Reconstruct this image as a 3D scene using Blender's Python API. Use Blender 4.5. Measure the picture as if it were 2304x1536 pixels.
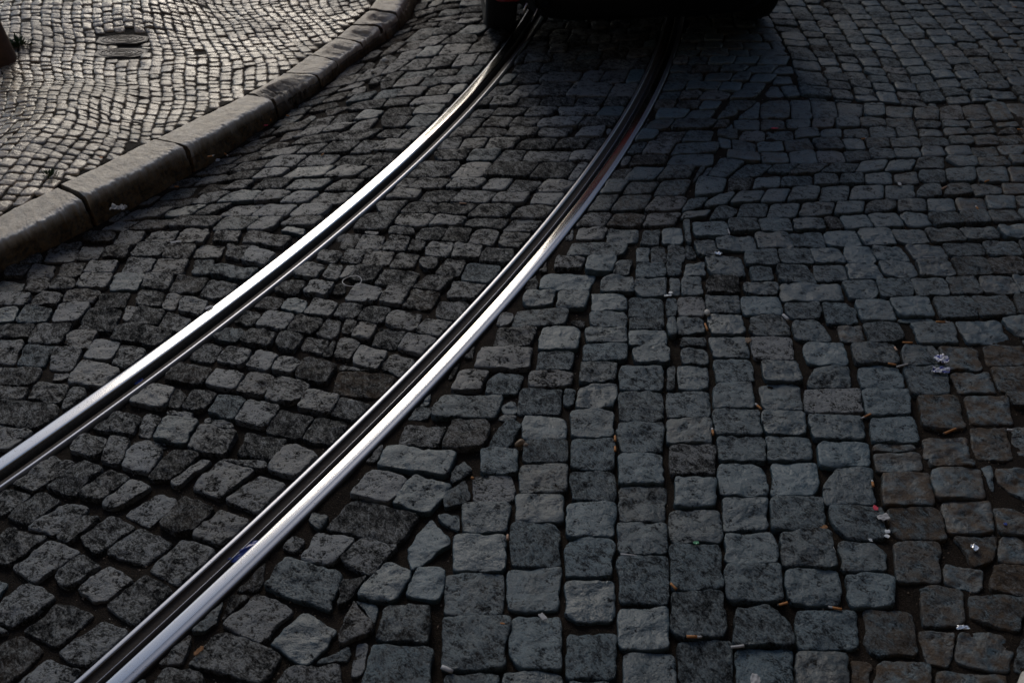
import bpy, math, random
import numpy as np
from mathutils import Vector, Matrix
R = math.radians
random.seed(7); rng = np.random.default_rng(11)
for o in list(bpy.data.objects): bpy.data.objects.remove(o)
SC = bpy.context.scene
COL = SC.collection

# ------------------------------------------------------------------ camera, world, sun, exposure
CAM_H = 2.045; PITCH = 38.7; FPX = 2200.0
cam = bpy.data.cameras.new('camera'); camo = bpy.data.objects.new('camera', cam); COL.objects.link(camo)
camo.location = (0, 0, CAM_H); camo.rotation_euler = (R(90 - PITCH), 0, 0)
cam.sensor_width = 36; cam.lens = 36 * FPX / 2304; cam.clip_start = .05; cam.clip_end = 600
cam.dof.use_dof = True; cam.dof.focus_distance = 3.1; cam.dof.aperture_fstop = 4.5
SC.camera = camo
SUN_AZ = -13.0; SUN_EL = 31.0      # azimuth from +Y, negative = to the left
w = bpy.data.worlds.new('World'); SC.world = w; w.use_nodes = True
nt = w.node_tree; nt.nodes.clear()
sky = nt.nodes.new('ShaderNodeTexSky'); sky.sky_type = 'NISHITA'; sky.sun_disc = False
sky.sun_elevation = R(SUN_EL); sky.sun_rotation = R(SUN_AZ); sky.air_density = 1.0; sky.dust_density = 1.0
bg = nt.nodes.new('ShaderNodeBackground'); bg.inputs[1].default_value = 0.145
wo = nt.nodes.new('ShaderNodeOutputWorld')
nt.links.new(sky.outputs[0], bg.inputs[0]); nt.links.new(bg.outputs[0], wo.inputs[0])
sl = bpy.data.lights.new('sun', 'SUN'); sl.energy = 1.5; sl.angle = R(26); sl.color = (1.0, .91, .77)
so = bpy.data.objects.new('sun', sl); COL.objects.link(so); so.location = (-2, 8, 8)
sd = Vector((math.sin(R(SUN_AZ)) * math.cos(R(SUN_EL)), math.cos(R(SUN_AZ)) * math.cos(R(SUN_EL)), math.sin(R(SUN_EL))))
so.rotation_euler = sd.to_track_quat('Z', 'Y').to_euler()
SC.view_settings.view_transform = 'Standard'; SC.view_settings.look = 'None'
SC.view_settings.exposure = -0.5; SC.view_settings.gamma = 1
SC.render.engine = 'CYCLES'

# ------------------------------------------------------------------ pixel of the photograph -> point of the ground
cP, sP = math.cos(R(PITCH)), math.sin(R(PITCH))
def at(x, y, z=0.):
    X = (x - 1152) / FPX; Y = -(y - 768) / FPX
    t = (z - CAM_H) / (-sP + Y * cP)
    return np.array([X * t, (cP + Y * sP) * t])

# ------------------------------------------------------------------ numpy noise
def _h(i, j, k, s):
    n = (i * 73856093) ^ (j * 19349663) ^ (k * 83492791) ^ (s * 2654435761 & 0xffffffff)
    n = (n ^ (n >> 13)) * 1274126177 & 0x7fffffff
    n = (n ^ (n >> 16)) * 668265263 & 0x7fffffff
    return (n ^ (n >> 15)).astype(np.float64) / 0x7fffffff * 2 - 1
def vn(x, y, z, s=0):
    x = np.asarray(x, float); y = np.asarray(y, float) + 0 * x; z = np.asarray(z, float) + 0 * x
    xi = np.floor(x).astype(np.int64); yi = np.floor(y).astype(np.int64); zi = np.floor(z).astype(np.int64)
    u = x - xi; v = y - yi; t = z - zi
    u = u * u * (3 - 2 * u); v = v * v * (3 - 2 * v); t = t * t * (3 - 2 * t)
    r = 0
    for a in (0, 1):
        for b in (0, 1):
            for c in (0, 1):
                r = r + _h(xi + a, yi + b, zi + c, s) * (u if a else 1 - u) * (v if b else 1 - v) * (t if c else 1 - t)
    return r
def fbm(x, y, z, o=3, s=0):
    r = 0; a = 1; n = 0
    for k in range(o):
        r = r + a * vn(x, y, z, s + k); n += a; a *= .5; x = x * 2.03; y = y * 2.03; z = z * 2.03
    return r / n

# ------------------------------------------------------------------ mesh + object helpers
def tag(o, label=None, cat=None, group=None, kind=None):
    if label: o['label'] = label
    if cat: o['category'] = cat
    if group: o['group'] = group
    if kind: o['kind'] = kind
    return o
def mesh_obj(name, V, Fc, mat, parent=None, smooth=True, attrs=None):
    me = bpy.data.meshes.new(name)
    V = np.asarray(V, np.float32).reshape(-1, 3)
    if isinstance(Fc, np.ndarray):
        k = Fc.shape[1]; n = len(Fc)
        me.vertices.add(len(V)); me.vertices.foreach_set('co', V.ravel())
        me.loops.add(n * k); me.loops.foreach_set('vertex_index', Fc.astype(np.int32).ravel())
        me.polygons.add(n); me.polygons.foreach_set('loop_start', np.arange(0, n * k, k, dtype=np.int32))
        me.polygons.foreach_set('loop_total', np.full(n, k, np.int32))
        me.update(calc_edges=True); me.validate()
    else:
        me.from_pydata([tuple(v) for v in V], [], Fc)
    me.polygons.foreach_set('use_smooth', [smooth] * len(me.polygons))
    if attrs:
        for an, arr in attrs.items():
            a = me.attributes.new(an, 'FLOAT_COLOR', 'POINT')
            c = np.ones((len(V), 4), np.float32); c[:, :3] = arr; a.data.foreach_set('color', c.ravel())
    if mat: me.materials.append(mat)
    o = bpy.data.objects.new(name, me); COL.objects.link(o)
    if parent: o.parent = parent
    return o
def empty(name, loc=(0, 0, 0), rz=0):
    o = bpy.data.objects.new(name, None); COL.objects.link(o); o.location = loc; o.rotation_euler = (0, 0, rz); o.empty_display_size = .05
    return o
def grid_faces(n, m, wrap=False):
    i = np.arange(n - 1)[:, None]; j = np.arange(m if wrap else m - 1)[None, :]
    a = i * m + j; b = i * m + (j + 1) % m; c = (i + 1) * m + (j + 1) % m; d = (i + 1) * m + j
    return np.stack([a, b, c, d], -1).reshape(-1, 4)

# ------------------------------------------------------------------ materials
class NT:
    def __init__(s, name):
        s.m = bpy.data.materials.new(name); s.m.use_nodes = True; s.t = s.m.node_tree; s.t.nodes.clear()
        s.o = s.n('ShaderNodeOutputMaterial'); s.b = s.n('ShaderNodeBsdfPrincipled'); s.l(s.b.outputs[0], s.o.inputs[0])
    def n(s, k, **kw):
        x = s.t.nodes.new(k)
        for a, v in kw.items(): setattr(x, a, v)
        return x
    def l(s, a, b): s.t.links.new(a, b)
    def sin(s, node, i, v):
        if hasattr(v, 'is_linked') or hasattr(v, 'links'): s.l(v, node.inputs[i])
        else: node.inputs[i].default_value = v
    def noise(s, vec, scale, det=4, rough=.55, dist=0):
        x = s.n('ShaderNodeTexNoise'); s.l(vec, x.inputs['Vector']); x.inputs['Scale'].default_value = scale
        x.inputs['Detail'].default_value = det; x.inputs['Roughness'].default_value = rough; x.inputs['Distortion'].default_value = dist
        return x.outputs['Fac']
    def ramp(s, fac, stops):
        x = s.n('ShaderNodeValToRGB'); s.l(fac, x.inputs[0]); e = x.color_ramp.elements
        while len(e) < len(stops): e.new(.5)
        for q, (p, c) in zip(e, stops): q.position = p; q.color = (*c, 1) if len(c) == 3 else c
        return x.outputs[0]
    def mix(s, f, a, b, mode='MIX'):
        x = s.n('ShaderNodeMix', data_type='RGBA', blend_type=mode); s.sin(x, 0, f)
        for i, v in ((6, a), (7, b)): s.sin(x, i, v if not isinstance(v, tuple) else (*v, 1))
        return x.outputs[2]
    def math(s, op, a, b=0., c=None):
        x = s.n('ShaderNodeMath', operation=op); s.sin(x, 0, a); s.sin(x, 1, b)
        if c is not None: s.sin(x, 2, c)
        return x.outputs[0]
    def mr(s, v, a, b, c, d):
        x = s.n('ShaderNodeMapRange'); s.sin(x, 0, v)
        for i, q in zip((1, 2, 3, 4), (a, b, c, d)): s.sin(x, i, q)
        return x.outputs[0]
    def bump(s, h, strength, dist, normal=None):
        x = s.n('ShaderNodeBump'); s.l(h, x.inputs['Height']); x.inputs['Strength'].default_value = strength; x.inputs['Distance'].default_value = dist
        if normal: s.l(normal, x.inputs['Normal'])
        return x.outputs[0]
    def pos(s, scale=None):
        g = s.n('ShaderNodeTexCoord').outputs['Object']
        if scale is None: return g
        x = s.n('ShaderNodeMapping'); s.l(g, x.inputs[0]); x.inputs['Scale'].default_value = scale
        return x.outputs[0]
    def set(s, **kw):
        for k, v in kw.items(): s.sin(s.b, k.replace('_', ' '), (*v, 1) if isinstance(v, tuple) and len(v) == 3 else v)
        return s.m
def plain(name, col, rough=.6, metal=0., var=.25, scale=60, bump=0., spec=.5, **kw):
    m = NT(name); p = m.pos(); f = m.noise(p, scale, 4)
    c = m.mix(m.mr(f, .3, .7, 0, 1), tuple(x * (1 - var) for x in col), tuple(min(1, x * (1 + var)) for x in col))
    m.set(Base_Color=c, Roughness=m.mr(f, .3, .7, rough * .85, min(1, rough * 1.15)), Metallic=metal)
    m.b.inputs['Specular IOR Level'].default_value = spec
    if bump: m.l(m.bump(f, 1, bump), m.b.inputs['Normal'])
    for k, v in kw.items(): m.b.inputs[k.replace('_', ' ')].default_value = v
    return m.m

def mat_basalt():
    m = NT('basalt_setts'); p = m.pos(); a = m.n('ShaderNodeAttribute', attribute_name='tint')
    sep = m.n('ShaderNodeSeparateColor'); m.l(a.outputs['Color'], sep.inputs[0]); tint, dust, typ = sep.outputs
    # typ: 0..1 blue slate-like stone, 1..2 dark speckled stone; its fraction is the stone's own random number
    kind = m.math('FLOOR', typ); rnd = m.math('FRACT', typ)
    vr = m.n('ShaderNodeVectorRotate', rotation_type='Z_AXIS'); m.l(p, vr.inputs['Vector']); m.l(m.math('MULTIPLY', rnd, 1.3), vr.inputs['Angle'])
    ps = m.n('ShaderNodeVectorMath', operation='MULTIPLY_ADD'); cmb = m.n('ShaderNodeCombineXYZ')
    m.l(m.math('MULTIPLY', rnd, 37.), cmb.inputs[0]); m.l(m.math('MULTIPLY', tint, 23.), cmb.inputs[1])
    sc = m.n('ShaderNodeCombineXYZ'); k = m.mr(tint, 0, 1, .65, 1.3); m.l(k, sc.inputs[0]); m.l(m.math('MULTIPLY', k, m.mr(rnd, 0, 1, 1.0, 1.55)), sc.inputs[1]); m.l(k, sc.inputs[2])
    m.l(vr.outputs[0], ps.inputs[0]); m.l(sc.outputs[0], ps.inputs[1]); m.l(cmb.outputs[0], ps.inputs[2]); q = ps.outputs[0]
    f1 = m.noise(q, 38, 5, .66, .6); f2 = m.noise(q, 150, 4, .7, .3); f3 = m.noise(q, 400, 3, .6); f0 = m.noise(p, 13, 3, .5)
    sh = m.math('ADD', m.mr(rnd, 0, 1, -.045, .035), m.math('MULTIPLY', kind, .028))
    mixn = m.math('ADD', m.math('MULTIPLY', f1, .5), m.math('MULTIPLY', f2, .5))
    wv = m.mr(rnd, 0, 1, .035, .085); pit = m.mr(m.math('ADD', m.math('SUBTRACT', mixn, sh), m.mr(f0, .3, .7, -.045, .045)), m.math('SUBTRACT', .45, wv), m.math('ADD', .45, wv), 0, 1)
    blue = m.ramp(pit, [(0, (.004, .006, .008)), (.4, (.011, .022, .029)), (.75, (.027, .053, .070)), (1, (.047, .087, .108))])
    dark = m.ramp(pit, [(0, (.003, .003, .003)), (.45, (.012, .0130, .014)), (.8, (.046, .050, .054)), (1, (.13, .139, .148))])
    base = m.mix(kind, blue, dark)
    base = m.mix(m.mr(f3, .48, .7, 0, .5), base, (.17, .18, .185))
    base = m.mix(1., base, m.mix(tint, (.45, .46, .48), (1.0, 1.04, 1.08)), 'MULTIPLY')
    df = m.math('MULTIPLY', m.mr(m.noise(p, 26, 4, .6), .34, .60, 0, 1), dust)
    base = m.mix(df, base, m.mix(f3, (.040, .029, .021), (.10, .075, .055)))
    rough = m.math('ADD', m.mr(pit, 0, 1, .75, .42), m.math('MULTIPLY', kind, .04)); rough = m.math('SUBTRACT', rough, m.math('MULTIPLY', m.mr(f0, .45, .7, 0, .14), m.mr(pit, .4, 1, 0, 1)))
    h = m.math('ADD', f1, m.math('ADD', m.math('MULTIPLY', f2, .45), m.math('MULTIPLY', f3, .12)))
    m.set(Base_Color=base, Roughness=rough)
    bp = m.n('ShaderNodeBump'); m.l(h, bp.inputs['Height']); m.l(m.math('ADD', m.mr(rnd, 0, 1, .45, .85), m.math('MULTIPLY', kind, .25)), bp.inputs['Strength']); bp.inputs['Distance'].default_value = .014; m.l(bp.outputs[0], m.b.inputs['Normal'])
    m.l(m.math('MULTIPLY', m.math('SUBTRACT', 1., m.math('MULTIPLY', df, .8)), m.mr(pit, 0, 1, .02, .72)), m.b.inputs['Specular IOR Level'])
    return m.m
def mat_lime():
    m = NT('polished_limestone_setts'); p = m.pos(); a = m.n('ShaderNodeAttribute', attribute_name='tint')
    sep = m.n('ShaderNodeSeparateColor'); m.l(a.outputs['Color'], sep.inputs[0]); tint, dust, typ = sep.outputs
    f1 = m.noise(p, 45, 4, .6); f2 = m.noise(p, 190, 4, .6)
    c = m.mix(m.mr(f1, .35, .65, 0, 1), (.19, .152, .112), (.43, .355, .265))
    c = m.mix(1., c, m.mix(tint, (.45, .45, .47), (1.45, 1.4, 1.33)), 'MULTIPLY')
    c = m.mix(m.mr(f2, .55, .72, 0, .6), c, (.06, .055, .05))
    big = m.noise(p, 1.7, 3, .5, .4); c = m.mix(m.mr(big, .42, .6, 0, .45), c, (.075, .066, .058)); m.set(Base_Color=c, Roughness=m.math('ADD', m.mr(f1, .35, .65, .10, .30), m.mr(big, .38, .62, 0, .24))); m.l(m.bump(m.math('ADD', f1, m.math('MULTIPLY', f2, .25)), 1., .004), m.b.inputs['Normal'])
    m.b.inputs['Specular IOR Level'].default_value = .7
    return m.m
def mat_dirt(name, dark=(.003, .002, .0015), mid=(.017, .0115, .008), light=(.07, .05, .036)):
    m = NT(name); p = m.pos()
    f1 = m.noise(p, 18, 4, .6); f2 = m.noise(p, 240, 4, .7); v = m.n('ShaderNodeTexVoronoi'); m.l(p, v.inputs['Vector']); v.inputs['Scale'].default_value = 330
    c = m.mix(m.mr(f1, .3, .7, 0, 1), dark, mid); c = m.mix(m.mr(f2, .52, .72, 0, .8), c, light)
    c = m.mix(m.mr(v.outputs['Distance'], .0, .22, .5, 0), c, tuple(x * 1.5 for x in light))
    m.set(Base_Color=c, Roughness=.85); m.l(m.bump(m.math('ADD', f2, m.math('MULTIPLY', v.outputs['Distance'], -.5)), 1., .005), m.b.inputs['Normal'])
    m.b.inputs['Specular IOR Level'].default_value = .15
    return m.m
def mat_kerb():
    m = NT('worn_limestone_kerb'); p = m.pos(); g = m.n('ShaderNodeNewGeometry')
    sx = m.n('ShaderNodeSeparateXYZ'); m.l(g.outputs['Position'], sx.inputs[0])
    f1 = m.noise(p, 14, 4, .6); f2 = m.noise(p, 130, 4, .75); f3 = m.noise(p, 60, 4, .65)
    c = m.mix(m.mr(f1, .3, .7, 0, 1), (.42, .35, .265), (.62, .545, .44))
    c = m.mix(m.mr(f2, .5, .66, 0, .65), c, (.40, .37, .33)); c = m.mix(m.mr(f2, .33, .46, .6, 0), c, (.05, .045, .04))
    a = m.n('ShaderNodeAttribute', attribute_name='tint'); sep = m.n('ShaderNodeSeparateColor'); m.l(a.outputs['Color'], sep.inputs[0])
    edge, grime_shade, brk = sep.outputs
    c = m.mix(m.math('MULTIPLY', edge, m.mr(f3, .3, .6, .45, 1)), c, (.60, .59, .57))  # pale chipped rim, with its backlit glint put into the colour
    gr = m.mix(m.mr(f3, .38, .60, 0, 1), (.006, .004, .0025), (.095, .058, .023))  # brown grime, with the shade of the kerb face put into its colour
    c = m.mix(m.math('MULTIPLY', grime_shade, m.mr(f1, .2, .6, .75, 1)), c, gr)
    c = m.mix(m.math('MULTIPLY', brk, .8), c, m.mix(f3, (.03, .03, .032), (.10, .098, .095)))
    m.set(Base_Color=c, Roughness=m.mr(f3, .3, .7, .42, .7)); m.l(m.bump(m.math('ADD', f3, m.math('MULTIPLY', f2, .25)), 1., .005), m.b.inputs['Normal'])
    return m.m
def mat_rail(name, col, r0, r1, scratch=1.):
    m = NT(name); a = m.n('ShaderNodeAttribute', attribute_name='tint')   # r = along the rail, g = across it
    p = m.pos(); sep = m.n('ShaderNodeSeparateColor'); m.l(a.outputs['Color'], sep.inputs[0])
    cmb = m.n('ShaderNodeCombineXYZ'); m.l(m.math('MULTIPLY', sep.outputs[0], 14.), cmb.inputs[0]); m.l(m.math('MULTIPLY', sep.outputs[1], 620.), cmb.inputs[1])
    st = m.noise(cmb.outputs[0], 1., 3, .7); sp = m.noise(p, 260, 3, .6); big = m.noise(p, 5, 3, .5)
    dk = m.mr(m.math('ADD', sp, m.math('MULTIPLY', big, .25)), .76, .83, 0, .85)
    c = m.mix(m.mr(st, .3, .7, 0, .5), col, tuple(x * .6 for x in col)); c = m.mix(dk, c, (.03, .025, .02))
    r = m.math('ADD', m.mr(st, .3, .7, r0, r1), m.math('MULTIPLY', dk, .4))
    m.set(Base_Color=c, Roughness=r, Metallic=m.math('SUBTRACT', 1., dk)); m.l(m.bump(st, .16 * scratch, .0006), m.b.inputs['Normal'])
    return m.m

M = dict(
    basalt=mat_basalt(), lime=mat_lime(), dirt=mat_dirt('gritty_joint_dirt'), pdirt=mat_dirt('pavement_joint_dirt', (.012, .010, .008), (.04, .034, .028), (.09, .075, .06)),
    kerb=mat_kerb(), head=mat_rail('polished_rail_steel', (.74, .73, .71), .09, .19), shoulder=mat_rail('dull_rail_steel', (.42, .43, .47), .34, .48),
    side=plain('grey_rail_side', (.10, .10, .10), .5, .4, .3, 160, .001),
    rust=plain('dark_rusty_steel', (.03, .022, .018), .7, .3, .5, 90, .002),
    orange=plain('cork_filter_paper', (.34, .145, .045), .75, 0, .25, 900), white=plain('white_paper', (.38, .38, .39), .8, 0, .1, 300),
    paleorange=plain('faded_filter', (.42, .27, .19), .8, 0, .2, 700), ash=plain('burnt_tip', (.05, .045, .04), .9, 0, .5, 900),
    leaf=plain('dry_leaf', (.22, .10, .035), .7, 0, .4, 300), red=plain('red_scrap', (.55, .03, .07), .5, 0, .2, 300),
    green=plain('green_glass', (.10, .30, .16), .1, 0, .1, 100), glass=plain('clear_glass_chip', (.6, .63, .66), .08, 0, .1, 100),
    blue=plain('blue_film', (.03, .06, .30), .3, 0, .5, 200), pebble=plain('brown_pebble', (.14, .09, .05), .5, 0, .3, 150),
    ring=plain('pale_elastic_ring', (.5, .5, .52), .45, 0, .1, 300), foil=plain('silver_foil', (.75, .75, .76), .3, .9, .2, 300),
    weed=plain('weed_green', (.035, .07, .02), .6, 0, .4, 200), paint=plain('red_car_paint', (.42, .012, .015), .28, 0, .05, 20, Coat_Weight=.6),
    rubber=plain('tyre_rubber', (.006, .006, .0065), .75, 0, .2, 120), black=plain('black_plastic', (.003, .003, .003), .5, 0, .2, 120, spec=.3),
    carglass=plain('dark_car_glass', (.01, .012, .014), .05, 0, .05, 10), chrome=plain('dull_chrome', (.45, .40, .37), .28, 1., .15, 90),
    lamp=plain('red_lamp_plastic', (.30, .005, .008), .15, 0, .1, 30), alloy=plain('wheel_alloy', (.4, .4, .41), .35, .9, .1, 60),
    plate=plain('pale_number_plate', (.6, .6, .58), .4, 0, .05, 30), bollard=plain('brown_stone_bollard', (.075, .042, .028), .75, 0, .4, 40, .004),
    cast=plain('worn_cast_iron', (.05, .047, .047), .5, .4, .3, 120, .001), castlight=plain('polished_cast_iron', (.10, .09, .085), .5, .5, .3, 120, .001),
)
def mat_print():
    m = NT('white_wrapper_blue_print'); p = m.pos(); f = m.noise(p, 110, 2, .5)
    m.set(Base_Color=m.mix(m.mr(f, .54, .58, 0, 1), (.66, .66, .72), (.05, .07, .32)), Roughness=.35); return m.m
M['print'] = mat_print()

# ------------------------------------------------------------------ rails: centre curve of the track
CL = (-0.000601, -0.054678, 0.511195, -0.406353); CR = (-0.001962, -0.053103, 0.513955, -0.400076)
def rail_curve(c, off, ya=.2, yb=11, n=700):
    yy = np.linspace(ya, yb, n); yc = np.minimum(yy, 6.3); d = np.polyval(np.polyder(c), yc - 3)
    x = np.polyval(c, yc - 3) + (yy - yc) * d
    nx = 1 / np.sqrt(1 + d * d); ny = -d * nx
    o = np.asarray(off)[..., None] if np.ndim(off) else off
    return x + nx * o, yy + ny * o, np.cumsum(np.r_[0, np.hypot(np.diff(x), np.diff(yy))])
def sweep(name, c, prof, mat, parent):
    # prof: list of (offset across, z)
    P = np.array(prof); X, Y, s = rail_curve(c, P[:, 0])
    n, k = X.shape[1], len(P)
    V = np.stack([X.T, Y.T, np.repeat(P[:, 1][None], n, 0)], -1).reshape(-1, 3)
    T = np.stack([np.repeat((s / 12)[:, None], k, 1), np.repeat((P[:, 0] - P[0, 0])[None], n, 0), np.zeros((n, k))], -1).reshape(-1, 3)
    Fc = grid_faces(n, k)
    if P[-1, 0] < P[0, 0]: Fc = Fc[:, ::-1]
    return mesh_obj(name, V, Fc, mat, parent, attrs={'tint': T})
def make_rail(c, side, label):
    root = empty('tram_rail', (0, 0, 0)); tag(root, label, 'rail', 'the two rails of the tram track')
    g = .3375
    def o(m): return side * (g + m / 1000.)
    def pr(l): return [(o(a), z / 1000.) for a, z in l]
    if side > 0: sweep('guard_lip', c, pr([(0, -60), (0, -3), (1.2, -.6), (3, 0), (11, .3), (13, -.4), (14.5, -3)]), M['shoulder'], root)
    else: sweep('guard_lip', c, pr([(0, -60), (0, -8), (3, -3), (5, -.6), (6.5, 0), (11, .2), (12.5, -.6), (14.5, -4)]), M['shoulder'], root)
    sweep('flange_slope', c, pr([(14.5, -3.5), (17, -8), (26, -11), (36.5, -12.5)]), M['rust'], root)
    if side > 0: sweep('groove_edge', c, pr([(36.5, -12.5), (37.6, -12.4), (38.6, -13.2), (39, -60)]), M['shoulder'], root)
    sweep('groove_bed', c, pr([(39, -34), (46, -32), (56, -34)]), M['rust'], root)
    if side > 0:
        sweep('head_side', c, pr([(55, -60), (56.5, -20), (60, -6), (62.5, -1.8)]), M['rust'], root)
        prof = [(62.5, -1.8), (64, 0), (66, .9), (72, 1.3), (80, 1.4), (88, 1.3), (93.5, .9)]
        sweep('running_band', c, pr(prof), M['head'], root)
        sweep('outer_shoulder', c, pr([(93.5, .7), (95, .2), (103, -.8), (109, -1.6), (111.5, -3), (112.5, -6), (112.5, -60)]), M['shoulder'], root)
    else:
        sweep('head_side', c, pr([(55, -60), (56, -22), (58, -12), (61, -4), (62.5, -1.8)]), M['side'], root)
        prof = [(62.5, -1.8), (64, 0), (66, .8), (72, 1.3), (80, 1.5), (90, 1.4), (98, 1.1), (104, .5)]
        sweep('running_band', c, pr(prof), M['head'], root)
        sweep('outer_shoulder', c, pr([(104, .5), (108, -.4), (110, -1.8), (111.5, -4), (112.5, -8), (112.5, -60)]), M['shoulder'], root)
    return root
make_rail(CL, -1, 'left rail of the tram track, its broad polished head shining white')
make_rail(CR, 1, 'right rail of the tram track, with a black groove and a blue-grey outer edge')
RAILS = []
for c, s in ((CL, -1), (CR, 1)):
    for off in (.3375, .45):
        X, Y, _ = rail_curve(c, s * off); RAILS.append((X, Y, s, off))
_mx = {}
for k, c in (('L', CL), ('R', CR)):
    X, Y, _ = rail_curve(c, 0.); _mx[k] = np.stack([X, Y], 1)
def track_off(p, k):
    "signed distance across the track (positive right) from the centre curve fitted to rail k"
    P = _mx[k]; p = np.atleast_2d(p)
    out = np.empty(len(p))
    for a in range(0, len(p), 4000):
        q = p[a:a + 4000]
        j = np.argmin((q[:, None, 0] - P[None, ::2, 0]) ** 2 + (q[:, None, 1] - P[None, ::2, 1]) ** 2, 1) * 2
        j = np.clip(j, 1, len(P) - 2); t = P[j + 1] - P[j - 1]; t /= np.hypot(t[:, 0], t[:, 1])[:, None]; d = q - P[j]
        out[a:a + 4000] = d[:, 0] * t[:, 1] - d[:, 1] * t[:, 0]
    return out

# ------------------------------------------------------------------ kerb lines
KX = [-300, 0, 177, 450, 548, 617, 713, 800, 860, 912, 960]; KZ = [.10, .10, .117, .117, .098, .082, .068, .062, .073, .082, .085]
def kzx(x): return float(np.interp(x, KX, KZ))
FE = [(-330, 704), (0, 543), (94, 498), (177, 450), (208, 437), (271, 406), (354, 365), (417, 329), (466, 305), (548, 260), (617, 222), (664, 197), (713, 168), (756, 133), (779, 115), (815, 92), (840, 74), (857, 55), (880, 40), (894, 30), (912, 0), (940, -60), (975, -150), (1010, -260)]
BE = [(-330, 630), (0, 483), (60, 452), (117, 425), (150, 409), (225, 375), (300, 336), (345, 315), (400, 286), (480, 248), (556, 211), (590, 194), (635, 168), (697, 123), (718, 108), (755, 83), (772, 69), (790, 55), (815, 34), (830, 22), (846, 0), (875, -60), (905, -150), (935, -260)]
GE = [(-330, 775), (0, 600), (100, 558), (219, 500), (281, 465), (365, 423), (437, 383), (556, 305), (626, 256), (713, 204), (765, 152), (834, 110), (883, 78), (925, 35), (943, 0), (970, -60), (1005, -150), (1040, -260)]
FG = np.array([at(*q, kzx(q[0])) for q in FE]); BG = np.array([at(*q, kzx(f[0])) for q, f in zip(BE, FE)]); GG = np.array([at(*q) for q in GE])
FZ = np.array([kzx(q[0]) for q in FE])
def pz(x, y):
    "pavement level: the kerb's top, with the hollows and swells of an old pavement further in"
    und = fbm(np.asarray(x) * 1.5 + 3, np.asarray(y) * 1.5, 0 * np.asarray(y), 2, 77) * .085
    d = np.clip((np.interp(y, BG[:, 1], BG[:, 0]) - x - .05) / .5, 0, 1)
    m_ = 1 - np.exp(-(((np.asarray(x) + 2.0) / .30) ** 2 + ((np.asarray(y) - 4.88) / .26) ** 2) ** 1.5)
    return np.interp(y, BG[:, 1], FZ) + und * d * m_
def side_of(P, L):
    "signed distance to an open polyline, positive on its right (road) side"
    P = np.atleast_2d(P); best = np.full(len(P), 1e9); sg = np.zeros(len(P))
    for a, b in zip(L[:-1], L[1:]):
        d = b - a; t = np.clip(((P - a) @ d) / (d @ d), 0, 1); v = P - a - t[:, None] * d
        D = np.hypot(v[:, 0], v[:, 1]); c = d[1] * v[:, 0] - d[0] * v[:, 1]
        u = D < best - 1e-9; best[u] = D[u]; sg[u] = np.sign(c[u])
    return best * sg

# ------------------------------------------------------------------ convex polygon tools
def area(p): return .5 * np.sum(p[:, 0] * np.roll(p[:, 1], -1) - np.roll(p[:, 0], -1) * p[:, 1])
def ccw(p): return p if area(p) > 0 else p[::-1]
def clip(p, q, n):
    "keep the part of convex p with (x-q).n <= 0"
    d = (p - q) @ n
    if (d <= 0).all(): return p
    if (d >= 0).all(): return None
    out = []
    for i in range(len(p)):
        j = (i + 1) % len(p)
        if d[i] <= 0: out.append(p[i])
        if (d[i] < 0) != (d[j] < 0) and d[i] != d[j]: out.append(p[i] + (p[j] - p[i]) * d[i] / (d[i] - d[j]))
    out = np.array(out); return out if len(out) >= 3 else None
def sat(a, b):
    "least-overlap axis pointing from a to b: (overlap, axis, midpoint)"
    best = (9, None, None)
    for p in (a, b):
        e = np.roll(p, -1, 0) - p; n = np.stack([e[:, 1], -e[:, 0]], 1); ln = np.hypot(n[:, 0], n[:, 1]); n = n[ln > 1e-4] / ln[ln > 1e-4][:, None]
        if p is b: n = -n
        for ax in n:
            A = (a @ ax).max(); B = (b @ ax).min(); pen = A - B
            if pen < best[0]: best = (pen, ax, ax * (A + B) / 2)
    return best
def quadA(ox, oy, x0, y0, x1, y1, s=0, sl=None):
    k = abs(s); g = (sl((x0 + x1) / 2, (y0 + y1) / 2) if sl else 0) * (x1 - x0)
    q = [(x0, y0), (x1 - k, y0), (x1, y1), (x0 + k, y1)] if s >= 0 else [(x0 + k, y0), (x1, y0 + g), (x1 - k, y1), (x0, y1 - g)]
    return ccw(np.array([at(ox + a / 3., oy + b / 3.) for a, b in q]))
STONES = []      # dicts: poly, prio, dust, h
def add(poly, prio=0, dust=0., h=0.): STONES.append(dict(p=poly, prio=prio, dust=dust, h=h))
def tileA(ox, oy, txt, sl=None, **kw):
    for it in txt.split(';'):
        v = [float(t) for t in it.split(',')] if it.strip() else None
        if v: add(quadA(ox, oy, *v, *([0] if len(v) == 4 else []), sl), **kw)
def tileQ(ox, oy, txt, **kw):
    for it in txt.split(';'):
        if it.strip():
            v = np.array([float(t) for t in it.split(',')]).reshape(-1, 2)
            add(ccw(np.array([at(ox + a / 3., oy + b / 3.) for a, b in v])), **kw)
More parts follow.
